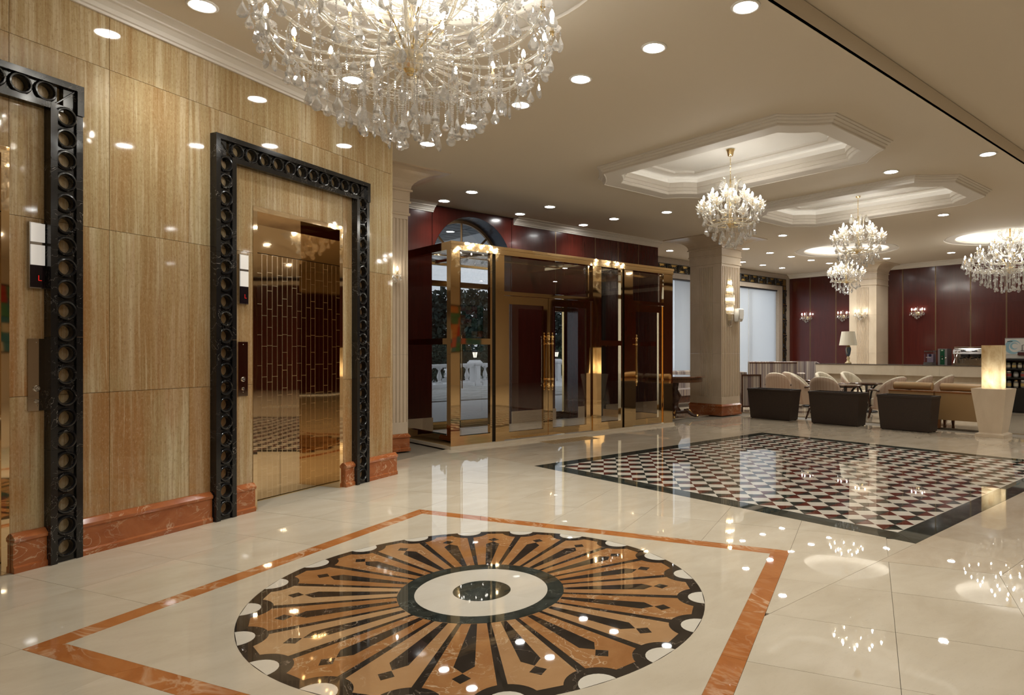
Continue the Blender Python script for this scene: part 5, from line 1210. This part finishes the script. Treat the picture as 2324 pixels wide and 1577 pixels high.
# tan leather armchairs seen from behind
def tan_chair(y0, y1, label):
    yc = (y0+y1)/2; hw = (y1-y0)/2-.012
    t = thing('tan_armchair', label, 'armchair', (13.45, yc, 0), 0, 'tan leather armchairs')
    bx = lambda x0, x1, a, z0, z1, e: MB().loops([[(x0+(e if k_ else 0)*0, -a, z) for z in (0,)] for k_ in (0,)]) 
    O('back_shell', MB().loops([[(.0,-hw+d_,z),(.0,hw-d_,z),(.10,hw-d_,z),(.10,-hw+d_,z)] for d_, z in ((.03,.165),(.01,.18),(0,.25),(0,.655),(.004,.665))], True, True, True), TAN, t)
    O('wood_cap', MB().box(-.008,.13,-hw-.004,hw+.004,.665,.69), ORW, t)
    O('seat_cushion', round_slab(.36, hw-.10, .32, .47, .06), TAN, t, (.50, 0, 0)); O('seat_base', MB().box(.10,.82,-hw+.03,hw-.03,.165,.32), TAN, t)
    for s in (-1, 1):
        O('arm_panel', MB().box(.10,.80,s*(hw-.05)-.05,s*(hw-.05)+.05,.165,.58), TAN, t); O('arm_cap', MB().box(.10,.82,s*(hw-.05)-.055,s*(hw-.05)+.055,.58,.60), ORW, t)
        for x in (.04, .76): O('leg', MB().loops([[(x+a*w_, s*(hw-.06)+b_*w_, z) for a, b_ in ((-1,-1),(1,-1),(1,1),(-1,1))] for z, w_ in ((0,.018),(.165,.03))], True, True, True), ORW, t)
    bo = MB(); sec = [(.13+.085*cos(a), .775+.075*sin(a)) for a in [2*PI*k_/18 for k_ in range(18)]]
    cs = lambda k_, y: [(.13+(x-.13)*k_, y, .775+(z-.775)*k_) for x, z in sec]
    bo.loops([cs(.80,-hw+.055), cs(.95,-hw+.062), cs(1,-hw+.085), cs(1,hw-.085), cs(.95,hw-.062), cs(.80,hw-.055)], True, True, True)
    b_ = autosmooth(O('bolster', bo, TAN, t), 50)
    for s in (-1, 1): O('piping', MB().tube([(.13+.083*cos(a), s*(hw-.066), .775+.073*sin(a)) for a in [2*PI*k_/18 for k_ in range(19)]], .005, 5), simple('tan_piping', (.22,.12,.05), .5), b_)
tan_chair(4.885, 5.745, 'tan leather armchair behind the right hand planter')
tan_chair(4.02, 4.875, 'tan leather armchair half hidden by the stone lamp pot')
# striped wooden armchair, booth sofas, sofa behind the vestibule
t = thing('striped_armchair', 'wood framed striped armchair between column and first planter', 'armchair', (13.75, 9.11, 0), radians(-42.4))
O('side_frame', MB().box(-.235,-.205,-.02,.02,.10,.90).box(.20,.235,-.02,.02,.10,.90).box(-.205,.20,-.02,.02,.865,.90).box(-.205,.20,-.02,.02,.115,.15), DARKW, t)
o = O('side_panel', MB().box(-.205,.20,-.008,.012,.15,.865), STRIPE, t); uv_planar(o.data, 0, 2)
o = O('seat_body', MB().box(-.18,.18,.03,.62,.15,.45), STRIPE, t); uv_box(o.data)
o = O('backrest', MB().box(-.235,-.10,.02,.64,.45,.95), STRIPE, t); uv_box(o.data)
for x in (-.22, .22):
    for y in (0, .6): O('leg', MB().box(x-.02,x+.02,y-.015,y+.02,0,.12), DARKW, t)
def booth(p0, p1, z1, label, seat=.5, name='booth_sofa', z0=.12):
    p0, p1 = Vector(p0), Vector(p1); d = p1-p0; ln = d.length; mid = (p0+p1)/2
    t = thing(name, label, 'sofa', (mid.x, mid.y, 0), atan2(d.y, d.x))
    n = max(2, int(ln/.55)); 
    for i in range(n):
        a = -ln/2+ln*i/n; o = O('back_cushion', MB().loops([[(a+.004,y,z),(a+ln/n-.004,y,z)][0:1]+[(a+ln/n-.004,y,z)]+[(a+ln/n-.004,y2,z),(a+.004,y2,z)] for y, y2, z in ((0,.16,.42),(0,.17,z1-.10),(.02,.16,z1-.03),(.05,.12,z1))], True, True, True), STRIPE, t); uv_planar(o.data, 0, 2)
    o = O('outer_back', MB().box(-ln/2,ln/2,-.03,.0,z0,z1-.05), STRIPE, t); uv_planar(o.data, 0, 2)
    o = O('seat_cushion', MB().box(-ln/2,ln/2,.16,.16+seat,.30,.46), STRIPE, t); uv_planar(o.data, 0, 2)
    O('sofa_base', MB().box(-ln/2,ln/2,0,.14+seat,z0,.30), DARKW, t); O('top_rail', MB().box(-ln/2,ln/2,-.035,.0,z1-.055,z1-.02), DARKW, t)
    for x in (-ln/2+.06, ln/2-.06):
        for y in (.04, seat+.06): O('leg', MB().box(x-.025,x+.025,y-.025,y+.025,0,z0), DARKW, t)
    return t
booth((15.85, 10.57), (16.83, 9.69), 1.17, 'tall striped booth sofa back in front of the blinds', .4)
# rounded end booth
t = thing('round_booth', 'rounded striped booth seat left of the bar counter', 'sofa', (17.62, 9.98, 0), radians(-60))
def arcshell(r0, r1, a0, a1, z0, z1, n=16): return MB().loops([[(r1*cos(a0+(a1-a0)*i/n), r1*sin(a0+(a1-a0)*i/n), z0), (r1*1.06*cos(a0+(a1-a0)*i/n), r1*1.06*sin(a0+(a1-a0)*i/n), z1-.05), (r0*1.1*cos(a0+(a1-a0)*i/n), r0*1.1*sin(a0+(a1-a0)*i/n), z1), (r0*cos(a0+(a1-a0)*i/n), r0*sin(a0+(a1-a0)*i/n), z0)] for i in range(n+1)], True, True, True)
o = O('curved_back', arcshell(.36, .46, radians(-20), radians(200), .12, 1.16), STRIPE, t)
uv = o.data.uv_layers.new(name='UVMap')
for l in o.data.loops:
    c_ = o.data.vertices[l.vertex_index].co; uv.data[l.index].uv = (atan2(c_.y, c_.x)*.45, c_.z)
o = O('seat', MB().lathe([(.36,.12),(.36,.42),(.30,.46),(0,.46)], 24), STRIPE, t); uv_box(o.data)
o = O('scatter_cushion', round_slab(.2,.05,.0,.36,.04), STRIPE, t, (-.1,.22,.48), (.3,0,0)); uv_box(o.data)
O('base_ring', MB().lathe([(.40,0),(.40,.12),(.3,.12)], 24, cap=False), DARKW, t)
booth((16.0, 11.70), (13.0, 11.70), .93, 'brown striped sofa under the blinds beside the vestibule', .5)
# demi-lune side table with gilt paw feet
t = thing('round_side_table', 'inlaid dark wood side table with gilt paw feet by the column', 'table', (11.45, 9.55, 0))
O('table_top', MB().lathe([(.62,.875),(.66,.88),(.665,.90),(.65,.912),(0,.912)], 40), wood('inlaid_walnut', (.06,.018,.008), (.16,.055,.022), .08, (4,4,4), .5), t)
O('inlaid_apron', MB().lathe([(.58,.78),(.60,.785),(.60,.875),(.58,.875)], 40, cap=False), wood('inlay', (.05,.018,.009), (.17,.075,.03), .3, (14,14,3)), t)
O('pedestal', MB().lathe([(.10,.10),(.13,.16),(.07,.24),(.09,.36),(.15,.46),(.07,.60),(.09,.76),(.2,.79)], 20), DARKW, t, smooth=True)
O('platform', MB().lathe([(.30,.09),(.32,.10),(.32,.14),(.28,.15),(0,.15)], 4, (0,0,0), .6), DARKW, t)
for k_ in range(4):
    a = radians(-52+90*k_); lg = O('curved_leg', MB().tube(bez([(.20,0,.13),(.32,0,.16),(.34,0,.03),(.47,0,.035)], 10), [.05,.05,.048,.045,.042,.04,.036,.034,.032,.03,.03], 8), DARKW, t, (0,0,0), a)
    O('gilt_paw', MB().lathe([(.0,-.035),(.03,-.02),(.036,0),(.028,.03),(0,.04)], 10, (0,0,0)), GOLDS, lg, (.49,0,.035)); O('gilt_leaf', MB().tube(bez([(.24,0,.175),(.34,0,.19),(.34,0,.09),(.40,0,.075)], 8), [.012,.02,.024,.026,.024,.02,.016,.012,.008], 6), GOLDS, lg)
